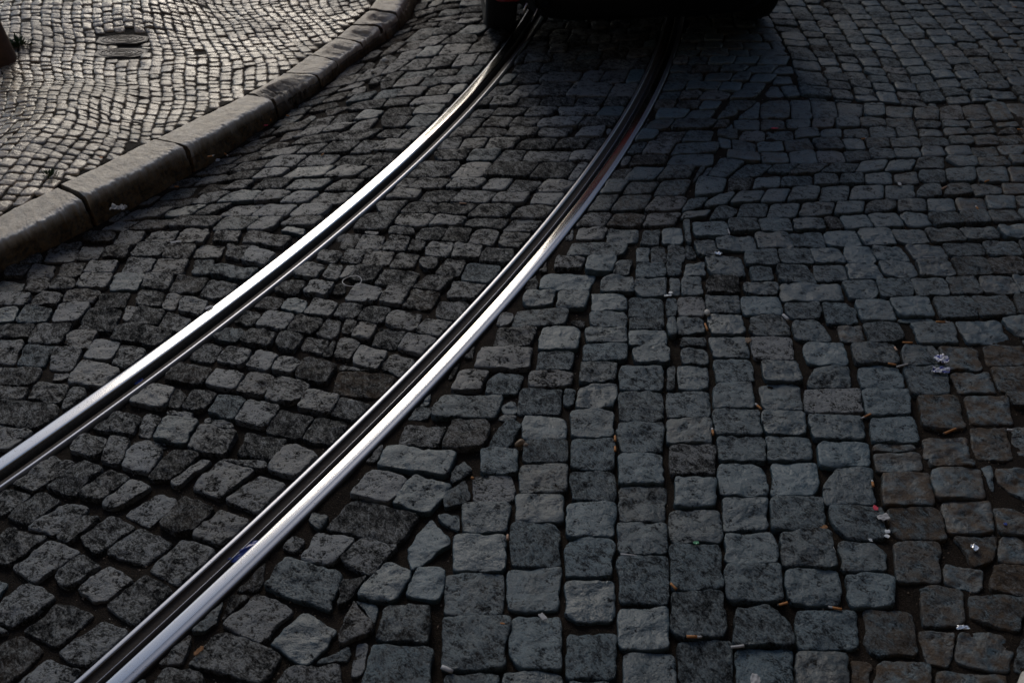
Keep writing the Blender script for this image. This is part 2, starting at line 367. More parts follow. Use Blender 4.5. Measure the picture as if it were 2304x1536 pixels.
# setts surveyed one by one: four corners each
tileQ(0, 1024, """320,5,490,55,245,230,100,180;560,50,690,90,520,260,330,205;740,110,860,160,700,290,540,255;30,225,190,265,20,385,-90,370;250,245,400,300,200,445,50,400
440,315,580,360,370,515,215,470;610,370,695,410,480,570,410,535;740,415,880,480,640,660,505,570;880,165,1010,210,830,350,690,320;1015,260,1185,290,1000,460,850,370
1230,290,1435,370,1250,535,1080,455;1480,360,1690,440,1510,610,1310,530;1120,-30,1320,-10,1140,165,975,130;1330,25,1395,40,1200,190,1145,170;1480,50,1690,100,1480,270,1300,200
1750,150,1940,205,1740,375,1535,290;1930,-70,2130,-10,2010,140,1815,80;60,500,300,550,40,725,-110,650;330,580,495,660,240,845,100,740;540,680,640,740,440,875,370,810
730,740,885,840,690,985,545,890;950,480,1160,580,980,720,740,640;1240,570,1430,640,1240,860,1040,760;170,865,340,955,80,1140,-80,1060;400,1000,600,1070,380,1250,175,1160
700,1115,840,1190,570,1410,415,1310;980,815,1170,920,930,1130,720,1000;90,1205,265,1305,10,1536,-140,1400;320,1375,520,1450,430,1590,90,1560;-60,820,60,870,-90,1000,-200,930
1930,700,2295,790,2240,1035,1785,880;1740,930,1965,1040,1765,1240,1510,1130;2050,1065,2265,1180,2060,1415,1830,1270;1480,1180,1890,1330,1760,1530,1280,1400
1120,1440,1400,1480,1400,1640,1000,1600;2150,505,2385,560,2230,750,2005,660;1960,1420,2300,1390,2290,1560,1850,1560;2130,360,2220,380,2150,470,2090,440;1970,545,2055,560,1990,635,1920,610""".replace('\n', ';'), prio=3)
tileQ(768, 1024, """80,300,505,395,365,580,-90,470;215,95,440,150,310,310,75,250;510,125,740,190,600,375,355,310;330,-75,800,-30,730,120,245,60;845,10,920,75,755,155,735,120
825,175,855,295,705,350,715,260;665,400,800,395,800,480,740,510;610,425,755,570,490,745,450,620;145,560,370,610,190,800,5,690;310,720,470,775,340,985,120,935
520,755,685,770,650,955,440,930;80,990,210,1165,0,1260,0,1180;180,965,255,1010,230,1090,170,1010;290,1000,605,990,560,1255,235,1220;215,1270,605,1300,580,1600,150,1570
0,830,150,830,60,960,-30,1010""".replace('\n', ';'), prio=3)
tileA(768, 1024, """940,-45,1190,105;900,130,1162,300,-8;825,310,1132,505;738,545,1112,780,-12;708,790,1082,1062,-15;690,1095,1112,1425,-20;708,1480,1065,1720
1240,-105,1515,30;1200,62,1530,248,-6;1188,252,1506,446;1138,450,1492,738,-10;1112,768,1472,1036,-6;1160,1100,1496,1425,-6;1105,1452,1492,1700
1550,-120,1842,88;1562,100,1866,310,2;1500,308,1850,560,-5;1508,560,1846,835,-5;1492,822,1852,1115,-5;1528,1208,1868,1512;1540,1530,1880,1720
1878,-10,2184,192;1872,198,2206,442,4;1862,448,2188,675;1862,670,2206,988;1866,1030,2216,1308,4;1896,1322,2262,1640,4""".replace('\n', ';'), prio=3)
tileA(1536, 1024, """-92,140,236,352,8;-90,348,265,590,8;-80,590,272,892,6;-76,925,292,1208,4;-40,1255,342,1560,6
252,45,580,262,8;272,268,592,500,8;272,508,642,722,14;292,738,662,980,8;340,992,728,1280,6;372,1288,748,1580,6
582,45,928,268,14;602,270,946,492,14;638,508,1028,754,20;702,758,1054,1010,16;788,1038,1182,1308,10;772,1310,1128,1580,4
946,88,1296,316,28;990,340,1378,562,34;1056,568,1392,782,24;1110,795,1462,1022,24""".replace('\n', ';'), prio=3)
tileA(1536, 1024, """1356,104,1700,332,24;1388,332,1784,558,34;1404,564,1762,862,14;1240,1036,1652,1318,20;1560,866,1924,1142,20
1676,86,2030,292,36;1742,286,2124,518,44;1306,-20,1632,98,30;1650,-10,1990,62,30""".replace('\n', ';'), prio=3, dust=.55)
tileQ(1536, 1024, """2130,90,2400,90,2400,330,2140,220;2100,350,2400,420,2400,530,2130,520;1840,530,2110,520,2110,700,1990,740;2150,520,2400,560,2400,720,2130,700;1770,700,2080,760,2070,930,1790,870
2090,720,2400,740,2400,960,2080,890;1950,940,2300,970,2270,1190,1930,1090;1600,1140,1850,1170,1800,1420,1680,1380;1870,1180,2250,1200,2210,1450,1840,1380;1310,1380,1700,1400,1690,1640,1280,1600
1150,1340,1290,1380,1260,1560,1140,1560;1720,1450,2190,1480,2160,1640,1710,1620""".replace('\n', ';'), prio=3, dust=1., h=-.004)
tileA(1536, 512, """0,-60,60,95,15;75,-40,310,65,25;315,-60,520,20,20;520,-60,745,20,20;745,-60,960,5,20;230,40,490,150,30;490,25,735,125,30;725,20,970,120,40;955,10,1205,115,40;1180,10,1440,105,50
1420,10,1670,100,50;1650,0,1900,90,50;1890,0,2150,75,50;2140,-10,2400,55,50;75,85,240,190,40;425,140,645,240,20;640,140,880,235,35;870,125,1100,230,40;1080,125,1310,225,45;1280,125,1520,215,50
1510,110,1800,205,60;1770,100,2060,190,60;2030,85,2300,175,60;155,185,415,310,50;630,250,890,360,40;880,240,1120,345,45;1100,235,1350,335,45;1330,225,1590,325,50;1570,215,1840,320,50;1810,205,2090,310,60
2060,190,2340,300,60;0,225,150,315,10;465,270,640,365,20;-20,330,130,445,10;165,325,385,440,15;415,375,650,450,20;655,370,1090,485,30;1090,350,1330,470,35;1300,345,1570,455,40;1550,340,1800,450,40
1780,330,2020,440,50;1990,320,2270,435,60;2240,325,2460,420,50;-20,460,140,585,10;165,450,395,565,20;395,465,680,575,30;680,495,935,600,30;945,505,1195,630,40;1155,490,1445,620,50;1405,475,1700,590,50
1700,470,2005,590,60;1960,460,2250,585,60;2250,450,2500,560,40;-20,600,140,720,10;180,580,415,705,20;455,590,725,720,35;755,625,990,765,25;1220,630,1500,770,50;1550,640,1860,775,60;1860,630,2210,770,70
2165,600,2450,730,50;0,730,150,800,5;195,735,445,870,25;465,740,750,880,30;820,770,1115,920,35;1150,775,1455,910,40;1470,785,1740,910,40;0,800,165,910,10;215,880,480,1045,30;535,900,800,1035,35
835,925,1130,1075,25;1190,925,1490,1075,35;1490,930,1825,1110,60;-20,925,170,1080,10;205,1040,480,1210,20;530,1045,805,1215,30;825,1080,1210,1240,25;1225,1085,1535,1260,30;-100,1095,190,1265,10
215,1225,525,1400,15;550,1230,830,1395,25;850,1250,1230,1425,30;1270,1275,1585,1440,30;-100,1280,190,1450,10;240,1405,545,1566,10;565,1410,870,1570,10;910,1440,1270,1600,20;-100,1462,225,1665,8""".replace('\n', ';'), prio=3)
tileA(1536, 512, """1060,655,1220,755,20;1730,805,2020,940,60;2020,790,2360,920,60;1820,965,2140,1100,60;2080,925,2420,1090,60;1590,1130,1900,1340,50;1910,1140,2240,1320,60;1610,1410,1950,1580,40;1950,1350,2260,1560,40
2210,1330,2500,1520,20;1290,1450,1620,1590,20""".replace('\n', ';'), prio=3, dust=.8, h=-.003)
tileA(768, 512, """1590,0,1790,75,-20;1800,0,2000,100,-10;2020,15,2155,125,-30;2170,0,2310,100;1520,80,1930,195,-50;2000,120,2085,230;2090,120,2200,230;2200,110,2304,220;1450,175,1640,275,-20;1650,190,1845,310,-30
1840,220,1970,320,-30;1980,240,2185,335;2200,230,2304,320;1335,280,1720,420,-50;1765,320,1980,430;1990,340,2190,450;2225,330,2304,445;1220,400,1445,525,-40;1450,425,1675,550,-40;1700,430,1930,545
1955,475,2180,590;2200,470,2440,590,5;1160,530,1535,655,-40;1680,560,1910,665;1950,610,2170,690;2200,600,2440,715,5;1040,665,1310,795,-40;1310,675,1615,815,-40;1660,670,1920,770;1955,700,2190,790
2220,725,2440,790;895,800,1315,950,-60;1315,830,1565,950,-30;1650,785,1915,890;1975,800,2210,920,10;2245,795,2450,900;755,945,1000,1090,-50;955,985,1235,1135,-50;1275,970,1555,1075,-20;1625,905,1865,1040,-5
1885,930,2180,1095;2210,925,2460,1080;615,1105,1090,1290,-60;1205,1075,1485,1245,-15;1590,1050,1855,1215,-25;1880,1100,2175,1290;2200,1095,2480,1260;385,1285,725,1460,-70;690,1300,1005,1475,-60;1010,1305,1210,1470,-80
1225,1265,1520,1410,-10;1560,1230,1835,1410;1865,1320,2175,1510;2200,1275,2490,1450;1240,1430,1520,1560;1555,1415,1840,1620;2200,1462,2500,1665""".replace('\n', ';'), prio=3)
tileA(768, 512, """1160,960,1230,1000;1100,1160,1190,1240;1560,610,1640,650;1060,1250,1170,1330,-30;1060,570,1150,640,-20;1245,960,1270,1060""".replace('\n', ';'), prio=2, h=-.004)
tileA(768, 512, sl=lambda x, y: .03 + .13 * min(1, max(0, y / 800)), txt="""0,15,140,130,-50;75,50,290,145,-50;290,55,475,150,-50;445,80,575,150,-30;510,0,700,75,-40;690,0,890,100,-50;530,85,755,195,-50;850,15,1050,105,-40;755,115,940,200,-30;1065,30,1290,130,-40
945,125,1165,240,-50;0,145,165,235,-40;120,140,365,240,-55;325,165,545,270,-50;500,190,665,280,-50;630,205,850,325,-40;810,225,1070,370,-50;40,240,275,350,-60;230,280,520,390,-60;490,305,740,415,-60
-40,240,95,320,-40;725,360,970,480,-40;45,370,280,490,-60;265,400,465,510,-50;415,415,685,545,-60;600,475,860,610,-60;100,515,350,635,-60;-60,500,160,600,-50;280,555,530,680,-50;505,600,750,720,-60
-30,620,90,700,-30;70,640,250,750,-50;190,665,440,805,-60;365,710,640,850,-60;-40,750,120,880,-40;45,795,330,945,-60;240,845,520,1020,-60;-60,1150,205,1290,-50""".replace('\n', ';'), prio=3)
tileA(768, 512, "-60,970,360,1120,-60", prio=3, dust=.7, h=-.005)
def slU(x, y):
    d = x - (2150 - y * 1.373)
    return .15 if d > 0 else .17 * max(0, 1 + d / 800)
tileA(0, 512, sl=slU, txt="""2100,140,2304,225,-50;1960,230,2200,340,-60;2150,235,2340,340,-60;1850,345,2080,445,-60;2020,340,2250,450,-60;1690,450,1940,550,-60;1870,455,2100,555,-60;2030,470,2290,600,-70;1540,550,1780,645,-60
1710,560,1985,680,-70;1930,585,2200,715,-70;2120,610,2340,735,-70;1400,665,1660,765,-60;1610,680,1880,790,-70;1830,700,2070,820,-60;2000,725,2240,830,-60;2160,745,2370,880,-60;1230,775,1515,900,-60
1440,795,1720,920,-70;1640,810,1900,950,-70;1820,875,2030,975,-60;1980,885,2260,1030,-70;1125,915,1435,1055,-60;1375,940,1670,1080,-70;1580,970,1860,1115,-70;1780,1010,2070,1170,-80;2020,1080,2304,1240,-80
860,1035,1160,1200,-80;1030,1065,1310,1200,-60;1190,1085,1450,1230,-70;1380,1125,1670,1280,-80;1570,1160,1890,1330,-90;1790,1225,2125,1410,-90;2040,1280,2380,1460,-80;620,1225,940,1380,-60
810,1235,1100,1400,-70;1010,1260,1360,1450,-80;1240,1320,1600,1520,-90;1600,1390,1910,1560,-80;480,1395,700,1530,-60;690,1410,910,1590,-60;780,1455,1110,1640,-70
970,10,1200,90,-50;1180,5,1400,95,-40;1435,20,1625,95,-30;1635,30,1995,130,-50;1915,0,2120,50,-30;1640,135,1900,250,-60;1520,105,1720,205,-20;1310,105,1500,195,-30;1090,105,1330,200,-50
880,95,1130,190,-60;690,105,910,205,-50;770,20,980,105,-60;1395,235,1780,355,-60;1300,200,1465,305,-30;1025,205,1265,310,-50;810,195,1040,300,-50;560,210,790,300,-60;370,220,580,320,-60;160,235,410,325,-60
500,125,690,215,-50;270,140,520,235,-60;30,240,200,305,-40;100,160,305,240,-40;1330,345,1610,485,-70;1145,315,1405,440,-60;960,320,1160,410,-30;740,300,980,415,-60;515,305,750,400,-60;340,325,510,410,-40
150,330,345,430,-60;-60,360,160,440,-40;1205,475,1385,575,-30;1075,450,1200,545,-40;915,430,1140,530,-40;645,425,885,530,-50;415,400,675,495,-60;200,415,450,520,-60;-40,430,245,530,-60;1055,570,1325,690,-60
860,525,1135,650,-60;545,540,810,690,-60;320,505,600,630,-80;90,520,350,630,-70;-60,530,120,640,-40;745,645,1155,810,-60;425,685,670,810,-60;200,630,480,775,-70;-60,635,230,740,-60;820,530,920,610,-30
550,740,835,885,-70;720,790,990,955,-70;300,795,530,945,-60;100,785,380,935,-60;-110,750,135,900,-40;350,875,800,1065,-60;-20,930,280,1055,-60;170,1035,450,1160,-60;305,1055,630,1230,-70;-100,1060,195,1170,-60
-60,1150,400,1360,-80;-120,1330,190,1530,-50""".replace('\n', ';'), prio=3)
# rows of setts between guide lines (ruled strips)
def ruled(guides, H=.115, L=.125, even=False, **kw):
    G = [np.array([at(*q) for q in g]) for g in guides]
    def ev(g, t):
        s = np.r_[0, np.cumsum(np.hypot(*np.diff(g, axis=0).T))]; return np.array([np.interp(t * s[-1], s, g[:, 0]), np.interp(t * s[-1], s, g[:, 1])])
    for a, b in zip(G[:-1], G[1:]):
        d = np.mean([abs(np.hypot(*(ev(a, t) - ev(b, t)))) for t in (.1, .5, .9)])
        # true row thickness is measured square to the rows
        m0 = ev(a, .5); t0 = ev(a, .6) - ev(a, .4); t0 /= np.hypot(*t0); dv = ev(b, .5) - m0; d = abs(dv[0] * t0[1] - dv[1] * t0[0])
        n = max(1, round(d / H))
        for r in range(n):
            f0, f1 = r / n, (r + 1) / n
            mid = lambda f, t: ev(a, t) * (1 - f) + ev(b, t) * f
            ln = np.hypot(*(mid(f0, 0.) - mid(f0, 1.))); s = -random.random() * L
            cuts = [s]
            while cuts[-1] < ln: cuts.append(cuts[-1] + L * random.choice([.88, .95, 1, 1, 1.05, 1.12] if even else [.8, .9, 1, 1, 1.05, 1.1, 1.25, 1.5]))
            for c0, c1 in zip(cuts[:-1], cuts[1:]):
                u, v = max(0, c0 / ln), min(1, c1 / ln)
                if (v - u) * ln < .05: continue
                j = lambda: random.uniform(-.008, .008) * (.6 if even else 1)
                q = np.array([mid(f0, u), mid(f0, v), mid(f1, v), mid(f1, u)]) + np.array([[j(), j()] for _ in range(4)])
                add(ccw(q), **kw)
V2 = lambda *l: [(768 + a / 3., b / 3.) for a, b in l]
W2 = lambda *l: [(1536 + a / 3., b / 3.) for a, b in l]
ruled([V2((1380, -90), (2240, -120)), V2((1320, 110), (2180, 70)), V2((1150, 425), (2110, 370)), V2((1035, 562), (2010, 545)), V2((930, 650), (1950, 650)), V2((690, 925), (1790, 920)), V2((560, 1082), (1690, 1085)), V2((440, 1195), (1600, 1205)), V2((190, 1425), (1400, 1480)), V2((100, 1530), (1330, 1560))], L=.135, prio=1)
ruled([[(225, 518), (400, 512), (560, 516), (700, 520)], [(415, 398), (620, 375), (760, 372), (878, 372)], [(580, 308), (700, 284), (860, 262), (995, 256)], [(715, 205), (800, 185), (900, 158), (1090, 145)], [(790, 145), (880, 118), (1000, 100), (1122, 95)], [(880, 80), (950, 60), (1160, 50)], [(925, 42), (1000, 18), (1200, 5)], [(965, -50), (1050, -65), (1250, -65)]], H=.108, prio=1)
ruled([[(1560, -40), (1700, -40)], [(1545, 60), (1742, 60)], [(1517, 125), (1775, 128)], [(1490, 200), (1720, 203)], [(1443, 290), (1622, 290)], [(1390, 375), (1600, 372)], [(1345, 435), (1560, 438)], [(1290, 512), (1510, 517)]], L=.135, prio=1, dust=.25)
C0 = [(1636, -133), (1723, 20), (1753, 67), (1785, 133), (1805, 210)]
C1 = [(1693, -133), (1766, 0), (1829, 113), (1856, 167), (1875, 218)]
C2 = [(1853, -133), (1933, 0), (2009, 110), (2056, 187), (2083, 235)]
C3 = [(2013, -133), (2113, 0), (2216, 110), (2269, 187), (2304, 228)]
C4 = [(2190, -133), (2303, 0), (2430, 110), (2520, 200), (2560, 240)]
C5 = [(2400, -133), (2530, 0), (2680, 110), (2780, 200), (2830, 240)]
ruled([C0, C1, C2, C3, C4, C5], H=.108, L=.100, prio=1, even=True)
ruled([[(1619, 223), (1690, 227), (1823, 222), (1950, 233), (2086, 243), (2210, 227), (2330, 230)], [(1619, 267), (1703, 267), (1829, 265), (1963, 258), (2103, 268), (2243, 270), (2350, 267)], [(1616, 303), (1699, 317), (1813, 308), (1949, 308), (2069, 303), (2236, 300), (2370, 298)],
       [(1619, 353), (1726, 365), (1863, 365), (1999, 357), (2129, 350), (2304, 347), (2400, 345)]], L=.12, prio=1, dust=.35, h=-.002, even=True)
ruled([[(1619, 353), (1726, 365), (1863, 365), (1999, 357), (2129, 350), (2304, 347), (2400, 345)], [(1560, 392), (1659, 400), (1796, 390), (1873, 390), (2019, 383), (2163, 377), (2304, 370), (2430, 366)], [(1560, 440), (1646, 430), (1716, 423), (1793, 418), (1953, 413), (2036, 412), (2186, 410), (2450, 405)],
       [(1530, 473), (1586, 467), (1666, 457), (1743, 455), (1813, 452), (1889, 450), (2043, 447), (2186, 440), (2470, 430)], [(1505, 502), (1630, 493), (1703, 492), (1779, 487), (1853, 483), (1926, 480), (2069, 477), (2304, 467), (2490, 460)], [(1520, 522), (1703, 517), (1856, 510), (2009, 508), (2169, 500), (2304, 493), (2510, 485)]], H=.118, L=.125, prio=1, dust=.12, even=True)
# plain courses wherever nothing was surveyed (mostly outside the picture)
for i in range(-30, 34):
    for k in range(0, 66):
        x = i * .128 + (k % 2) * .05; y = .35 + k * .118
        j = lambda: random.uniform(-.008, .008)
        q = np.array([(x, y), (x + .128, y), (x + .128, y + .118), (x, y + .118)]) + np.array([[j(), j()] for _ in range(4)])
        add(q, prio=0, h=-.003)
# --- clip to rails and kerb
def rail_clip(p):
    for k, s in (('L', -1), ('R', 1)):
        c = p.mean(0)[None]; oc = track_off(c, k)[0]
        ov = track_off(p, k)
        lo, hi = (-.453, -.334) if s < 0 else (.334, .453)
        if ov.max() < lo or ov.min() > hi: continue
        P = _mx[k]; j = int(np.clip(np.argmin(((P - c) ** 2).sum(1)), 1, len(P) - 2)); t = P[j + 1] - P[j - 1]; t /= np.hypot(*t); n = np.array([t[1], -t[0]])
        if oc < (lo + hi) / 2: p = clip(p, P[j] + n * (lo - .004), n)
        else: p = clip(p, P[j] + n * (hi + .004), -n)
        if p is None: return None
    return p
allp = []
for s in STONES:
    p = s['p']; c = p.mean(0)
    if abs(area(p)) < .0012: continue
    dk = side_of(c[None], GG)[0]
    if dk < -.01 and c[0] < .5: continue
    p = rail_clip(p)
    if p is None or len(p) < 3: continue
    if dk < .14:
        j = np.argmin(((GG - c) ** 2).sum(1)); j = min(max(j, 1), len(GG) - 2)
        best = None
        for a in (j - 1, j):
            d = GG[a + 1] - GG[a]; t = np.clip(((c - GG[a]) @ d) / (d @ d), 0, 1); q = GG[a] + t * d
            if best is None or np.hypot(*(c - q)) < best[0]: best = (np.hypot(*(c - q)), q, d / np.hypot(*d))
        n = np.array([-best[2][1], best[2][0]]); p = clip(p, best[1] - n * .004, n)
        if p is None or len(p) < 3: continue
    s['p'] = ccw(p); s['a0'] = area(s['p']); s['c'] = s['p'].mean(0); s['r'] = np.hypot(*(s['p'] - s['c']).T).max(); allp.append(s)
def grow(p, g):
    e = np.roll(p, -1, 0) - p; e = e / np.maximum(1e-9, np.hypot(*e.T))[:, None]; n = np.stack([e[:, 1], -e[:, 0]], 1); m = np.roll(n, 1, 0)
    return p + (n + m) / np.maximum(.5, 1 + (n * m).sum(1))[:, None] * g
for s in allp:
    if s['prio'] >= 1: s['p'] = ccw(grow(s['p'], .009 if track_off(s['c'][None], 'R')[0] < .45 else .007))
    p = rail_clip(s['p'])
    if p is not None and len(p) > 2: s['p'] = p
allp.sort(key=lambda s: -s['prio'])
GAP = .0045
cell = {}; kept = []
for s in allp:
    gx, gy = int(s['c'][0] // .25), int(s['c'][1] // .25); ok = True
    nb = [q for a in (-1, 0, 1) for b in (-1, 0, 1) for q in cell.get((gx + a, gy + b), [])]
    for q in nb:
        if np.hypot(*(q['c'] - s['c'])) > q['r'] + s['r'] + GAP: continue
        pen, ax, mid = sat(q['p'], s['p'])
        if pen <= -GAP: continue
        if s['prio'] == q['prio'] and s['prio'] > 0 and pen < .05:
            m_ = ax * (mid @ ax)
            A = clip(q['p'], m_ - ax * GAP / 2, ax); B = clip(s['p'], m_ + ax * GAP / 2, -ax)
            if A is not None and B is not None: q['p'] = A; s['p'] = B; continue
        e = (q['p'] @ ax).max() + GAP
        B = clip(s['p'], ax * e, -ax)
        if B is None: ok = False; break
        s['p'] = B
    if not ok or len(s['p']) < 3: continue
    a = area(s['p'])
    if a < .0008 or (s['prio'] <= 1 and a < .22 * s['a0'] and a < .0016): continue
    s['c'] = s['p'].mean(0); s['r'] = np.hypot(*(s['p'] - s['c']).T).max()
    cell.setdefault((gx, gy), []).append(s); kept.append(s)
print('setts', len(kept))

# ------------------------------------------------------------------ turn polygons into stones
def stones_mesh(polys, name, mat, gap, M_, rings, amp, rag, depth, zf, dome=.004, tilt=.012, chaik=2, corner=.17, dz=.003, fine=1.):
    n = len(polys); base = np.zeros((n, M_, 2)); cen = np.zeros((n, 2))
    for i, s in enumerate(polys):
        p = s['p']; c = p.mean(0)
        r = np.sqrt(abs(area(p)) / 3.14); p = c + (p - c) * max(.6, 1 - gap / r)
        if M_ > 20 and len(p) >= 4 and random.random() < .45:
            for _k in range(random.choice((1, 1, 2))):
                j = random.randrange(len(p)); v = p[j]; d = (v - c) / np.hypot(*(v - c)); an = random.uniform(-.5, .5); d = np.array([d[0] * math.cos(an) - d[1] * math.sin(an), d[0] * math.sin(an) + d[1] * math.cos(an)])
                q = clip(p, v - d * random.uniform(.006, .019), d)
                if q is not None and len(q) > 2: p = q
        for _ in range(chaik):
            q = np.roll(p, -1, 0); e = np.hypot(*(q - p).T)[:, None]; f = np.minimum(corner * .048 / np.maximum(e, .004), .28)
            p = np.stack([p + (q - p) * f, q - (q - p) * f], 1).reshape(-1, 2)
        e = np.r_[0, np.cumsum(np.hypot(*(np.roll(p, -1, 0) - p).T))]; pc = np.r_[p, p[:1]]
        t = np.linspace(0, e[-1], M_, endpoint=False); base[i, :, 0] = np.interp(t, e, pc[:, 0]); base[i, :, 1] = np.interp(t, e, pc[:, 1]); cen[i] = c
    size = np.sqrt(((base - cen[:, None]) ** 2).sum(2)).mean(1)
    sid = np.arange(n) * 3.17
    # ragged outline
    rg = fbm(base[..., 0] * 55, base[..., 1] * 55, sid[:, None] + 0 * base[..., 0], 3, 5) * rag
    rg2 = vn(base[..., 0] * 16, base[..., 1] * 16, sid[:, None] + 0 * base[..., 0], 9) * rag * 1.3
    d = base - cen[:, None]; ln = np.sqrt((d ** 2).sum(2))[..., None]; base = base + d / ln * (rg + rg2)[..., None]
    h0 = rng.normal(0, dz, n); h0 = np.clip(h0, -2.2 * dz, 1.6 * dz) + np.array([s['h'] for s in polys]); small = np.clip((.045 - size) / .03, 0, 1); h0 -= small * .005
    tx, ty = rng.normal(0, tilt, n), rng.normal(0, tilt, n)
    V = np.zeros((n, len(rings), M_, 3))
    for k, (t, z) in enumerate(rings):
        xy = cen[:, None] + (base - cen[:, None]) * t
        nz = fbm(xy[..., 0] * 24 * fine, xy[..., 1] * 34 * fine, sid[:, None] + 0 * xy[..., 0], 4, 21) * amp
        rel = np.clip(t, 0, 1)
        zz = h0[:, None] + z + nz * (1 if z > -.02 else 0) - dome * rel ** 2 + (xy[..., 0] - cen[:, None, 0]) * tx[:, None] + (xy[..., 1] - cen[:, None, 1]) * ty[:, None]
        if z > -.02 and t > .9:
            jx = vn(xy[..., 0] * 90, xy[..., 1] * 90, sid[:, None] + 0 * xy[..., 0], 31) * .0016; zz = zz + jx
        V[:, k, :, :2] = xy; V[:, k, :, 2] = zz + zf(xy[..., 0], xy[..., 1])
    cz = V[:, -1].mean(1, keepdims=True)
    nr = len(rings); vp = nr * M_ + 1
    VV = np.concatenate([V.reshape(n, -1, 3), cz], 1)
    f = grid_faces(nr, M_, True)
    j = np.arange(M_); cap = np.stack([(nr - 1) * M_ + j, (nr - 1) * M_ + (j + 1) % M_, np.full(M_, nr * M_)], 1)
    Q = (f[None] + (np.arange(n) * vp)[:, None, None]).reshape(-1, 4)
    C = (cap[None] + (np.arange(n) * vp)[:, None, None]).reshape(-1, 3)
    tint = rng.beta(1.7, 1.9, n); typ = rng.random(n) * .98 + np.array([s.get('kind', 0) for s in polys]); dust = np.array([s['dust'] for s in polys])
    T = np.repeat(np.stack([tint, dust, typ], 1)[:, None], vp, 1).reshape(-1, 3)
    me = bpy.data.meshes.new(name); VV = VV.reshape(-1, 3).astype(np.float32)
    me.vertices.add(len(VV)); me.vertices.foreach_set('co', VV.ravel())
    li = np.concatenate([Q.ravel(), C.ravel()]).astype(np.int32); me.loops.add(len(li)); me.loops.foreach_set('vertex_index', li)
    tot = np.r_[np.full(len(Q), 4), np.full(len(C), 3)].astype(np.int32); me.polygons.add(len(tot)); st = np.r_[0, np.cumsum(tot)[:-1]].astype(np.int32)
    me.polygons.foreach_set('loop_start', st); me.polygons.foreach_set('loop_total', tot); me.update(calc_edges=True)
    me.polygons.foreach_set('use_smooth', [True] * len(tot))
    a = me.attributes.new('tint', 'FLOAT_COLOR', 'POINT'); c = np.ones((len(VV), 4), np.float32); c[:, :3] = T; a.data.foreach_set('color', c.ravel())
    me.materials.append(mat); o = bpy.data.objects.new(name, me); COL.objects.link(o); return o
flat = lambda x, y: 0 * x
# grime grows towards the lower right corner of the place
for s in kept:
    c = s['c']; g = np.clip((c[0] * .9 - (c[1] - 1.3) * .35 - .62) / .9, 0, 1); s['dust'] = min(1, s['dust'] + .85 * g + random.random() ** 3 * .35)
    dk = side_of(c[None], GG)[0]
    if dk < .2 and c[0] < .3: s['dust'] = min(1, s['dust'] + .35); s['h'] -= .006
_o = track_off(np.array([s['c'] for s in kept]), 'R')
for s, o_ in zip(kept, _o):
    pd = 1 / (1 + math.exp((o_ - .58 + .05 * (s['c'][1] - 2.5)) / .10)); pd *= (.80 if o_ < -.5 else 1); s['kind'] = 1 if random.random() < max(.05, min(.96, pd)) else 0
    if s['dust'] > .75: s['h'] -= .002
near = [s for s in kept if s['c'][1] < 3.3 and abs(s['c'][0]) < .75 * s['c'][1] + .7]
far = [s for s in kept if not (s['c'][1] < 3.3 and abs(s['c'][0]) < .75 * s['c'][1] + .7)]
road = empty('cobbled_road'); tag(road, kind='structure')
RN = [(1.01, -.075), (1.003, -.020), (.998, -.0045), (.985, -.0014), (.95, -.0002), (.88, 0), (.78, 0), (.66, 0), (.53, 0), (.39, 0), (.25, 0), (.11, 0)]
RF = [(1.01, -.075), (1.002, -.014), (.992, -.003), (.955, -.0005), (.78, 0), (.55, 0), (.25, 0)]
o = stones_mesh(near, 'setts', M['basalt'], .0, 56, RN, .0095, .0056, .07, flat, dome=.0018, tilt=.022, dz=.0036); o.parent = road
o = stones_mesh(far, 'setts', M['basalt'], .0004, 28, RF, .0065, .0034, .07, flat, dome=.0018, tilt=.022, dz=.0036); o.parent = road

# ------------------------------------------------------------------ earth bed between the setts
def bed(x0, x1, y0, y1, st, name, mat, zfun, parent):
    xs = np.arange(x0, x1, st); ys = np.arange(y0, y1, st); X, Y = np.meshgrid(xs, ys); Z = zfun(X, Y)
    return mesh_obj(name, np.stack([X, Y, Z], -1).reshape(-1, 3), grid_faces(len(ys), len(xs)), mat, parent)
def road_bed_z(X, Y):
    z = -.0175 + fbm(X * 5, Y * 5, X * 0, 3, 3) * .010 + fbm(X * 60, Y * 60, X * 0, 2, 4) * .0022
    g = np.clip((X * .9 - (Y - 1.3) * .35 - .62) / .9, 0, 1); z = z + g * .005
    m_ = (np.abs(X) < 6) & (Y < 9.5); P = np.stack([X.ravel(), Y.ravel()], 1)
    oL = track_off(P, 'L').reshape(X.shape); oR = track_off(P, 'R').reshape(X.shape)
    ins = ((oL > -.445) & (oL < -.342)) | ((oR > .342) & (oR < .445))
    near_ = ((oL > -.49) & (oL < -.30)) | ((oR > .30) & (oR < .49))
    z = np.where(near_, np.minimum(z + .001, -.010), z)
    z = np.where(ins, -.058, z)
    k = side_of(P, GG).reshape(X.shape); z = np.where((k < .06) & (k > -.3), z + .006 * np.clip((.06 - np.abs(k)) / .06, 0, 1), z)
    return z
bed(-3.4, 4.2, .3, 7.9, .011, 'earth_bed', M['dirt'], road_bed_z, road)
g = mesh_obj('ground', [(-150, -150, -.065), (150, -150, -.065), (150, 150, -.065), (-150, 150, -.065)], [(0, 1, 2, 3)], M['dirt'], smooth=False); tag(g, kind='structure')

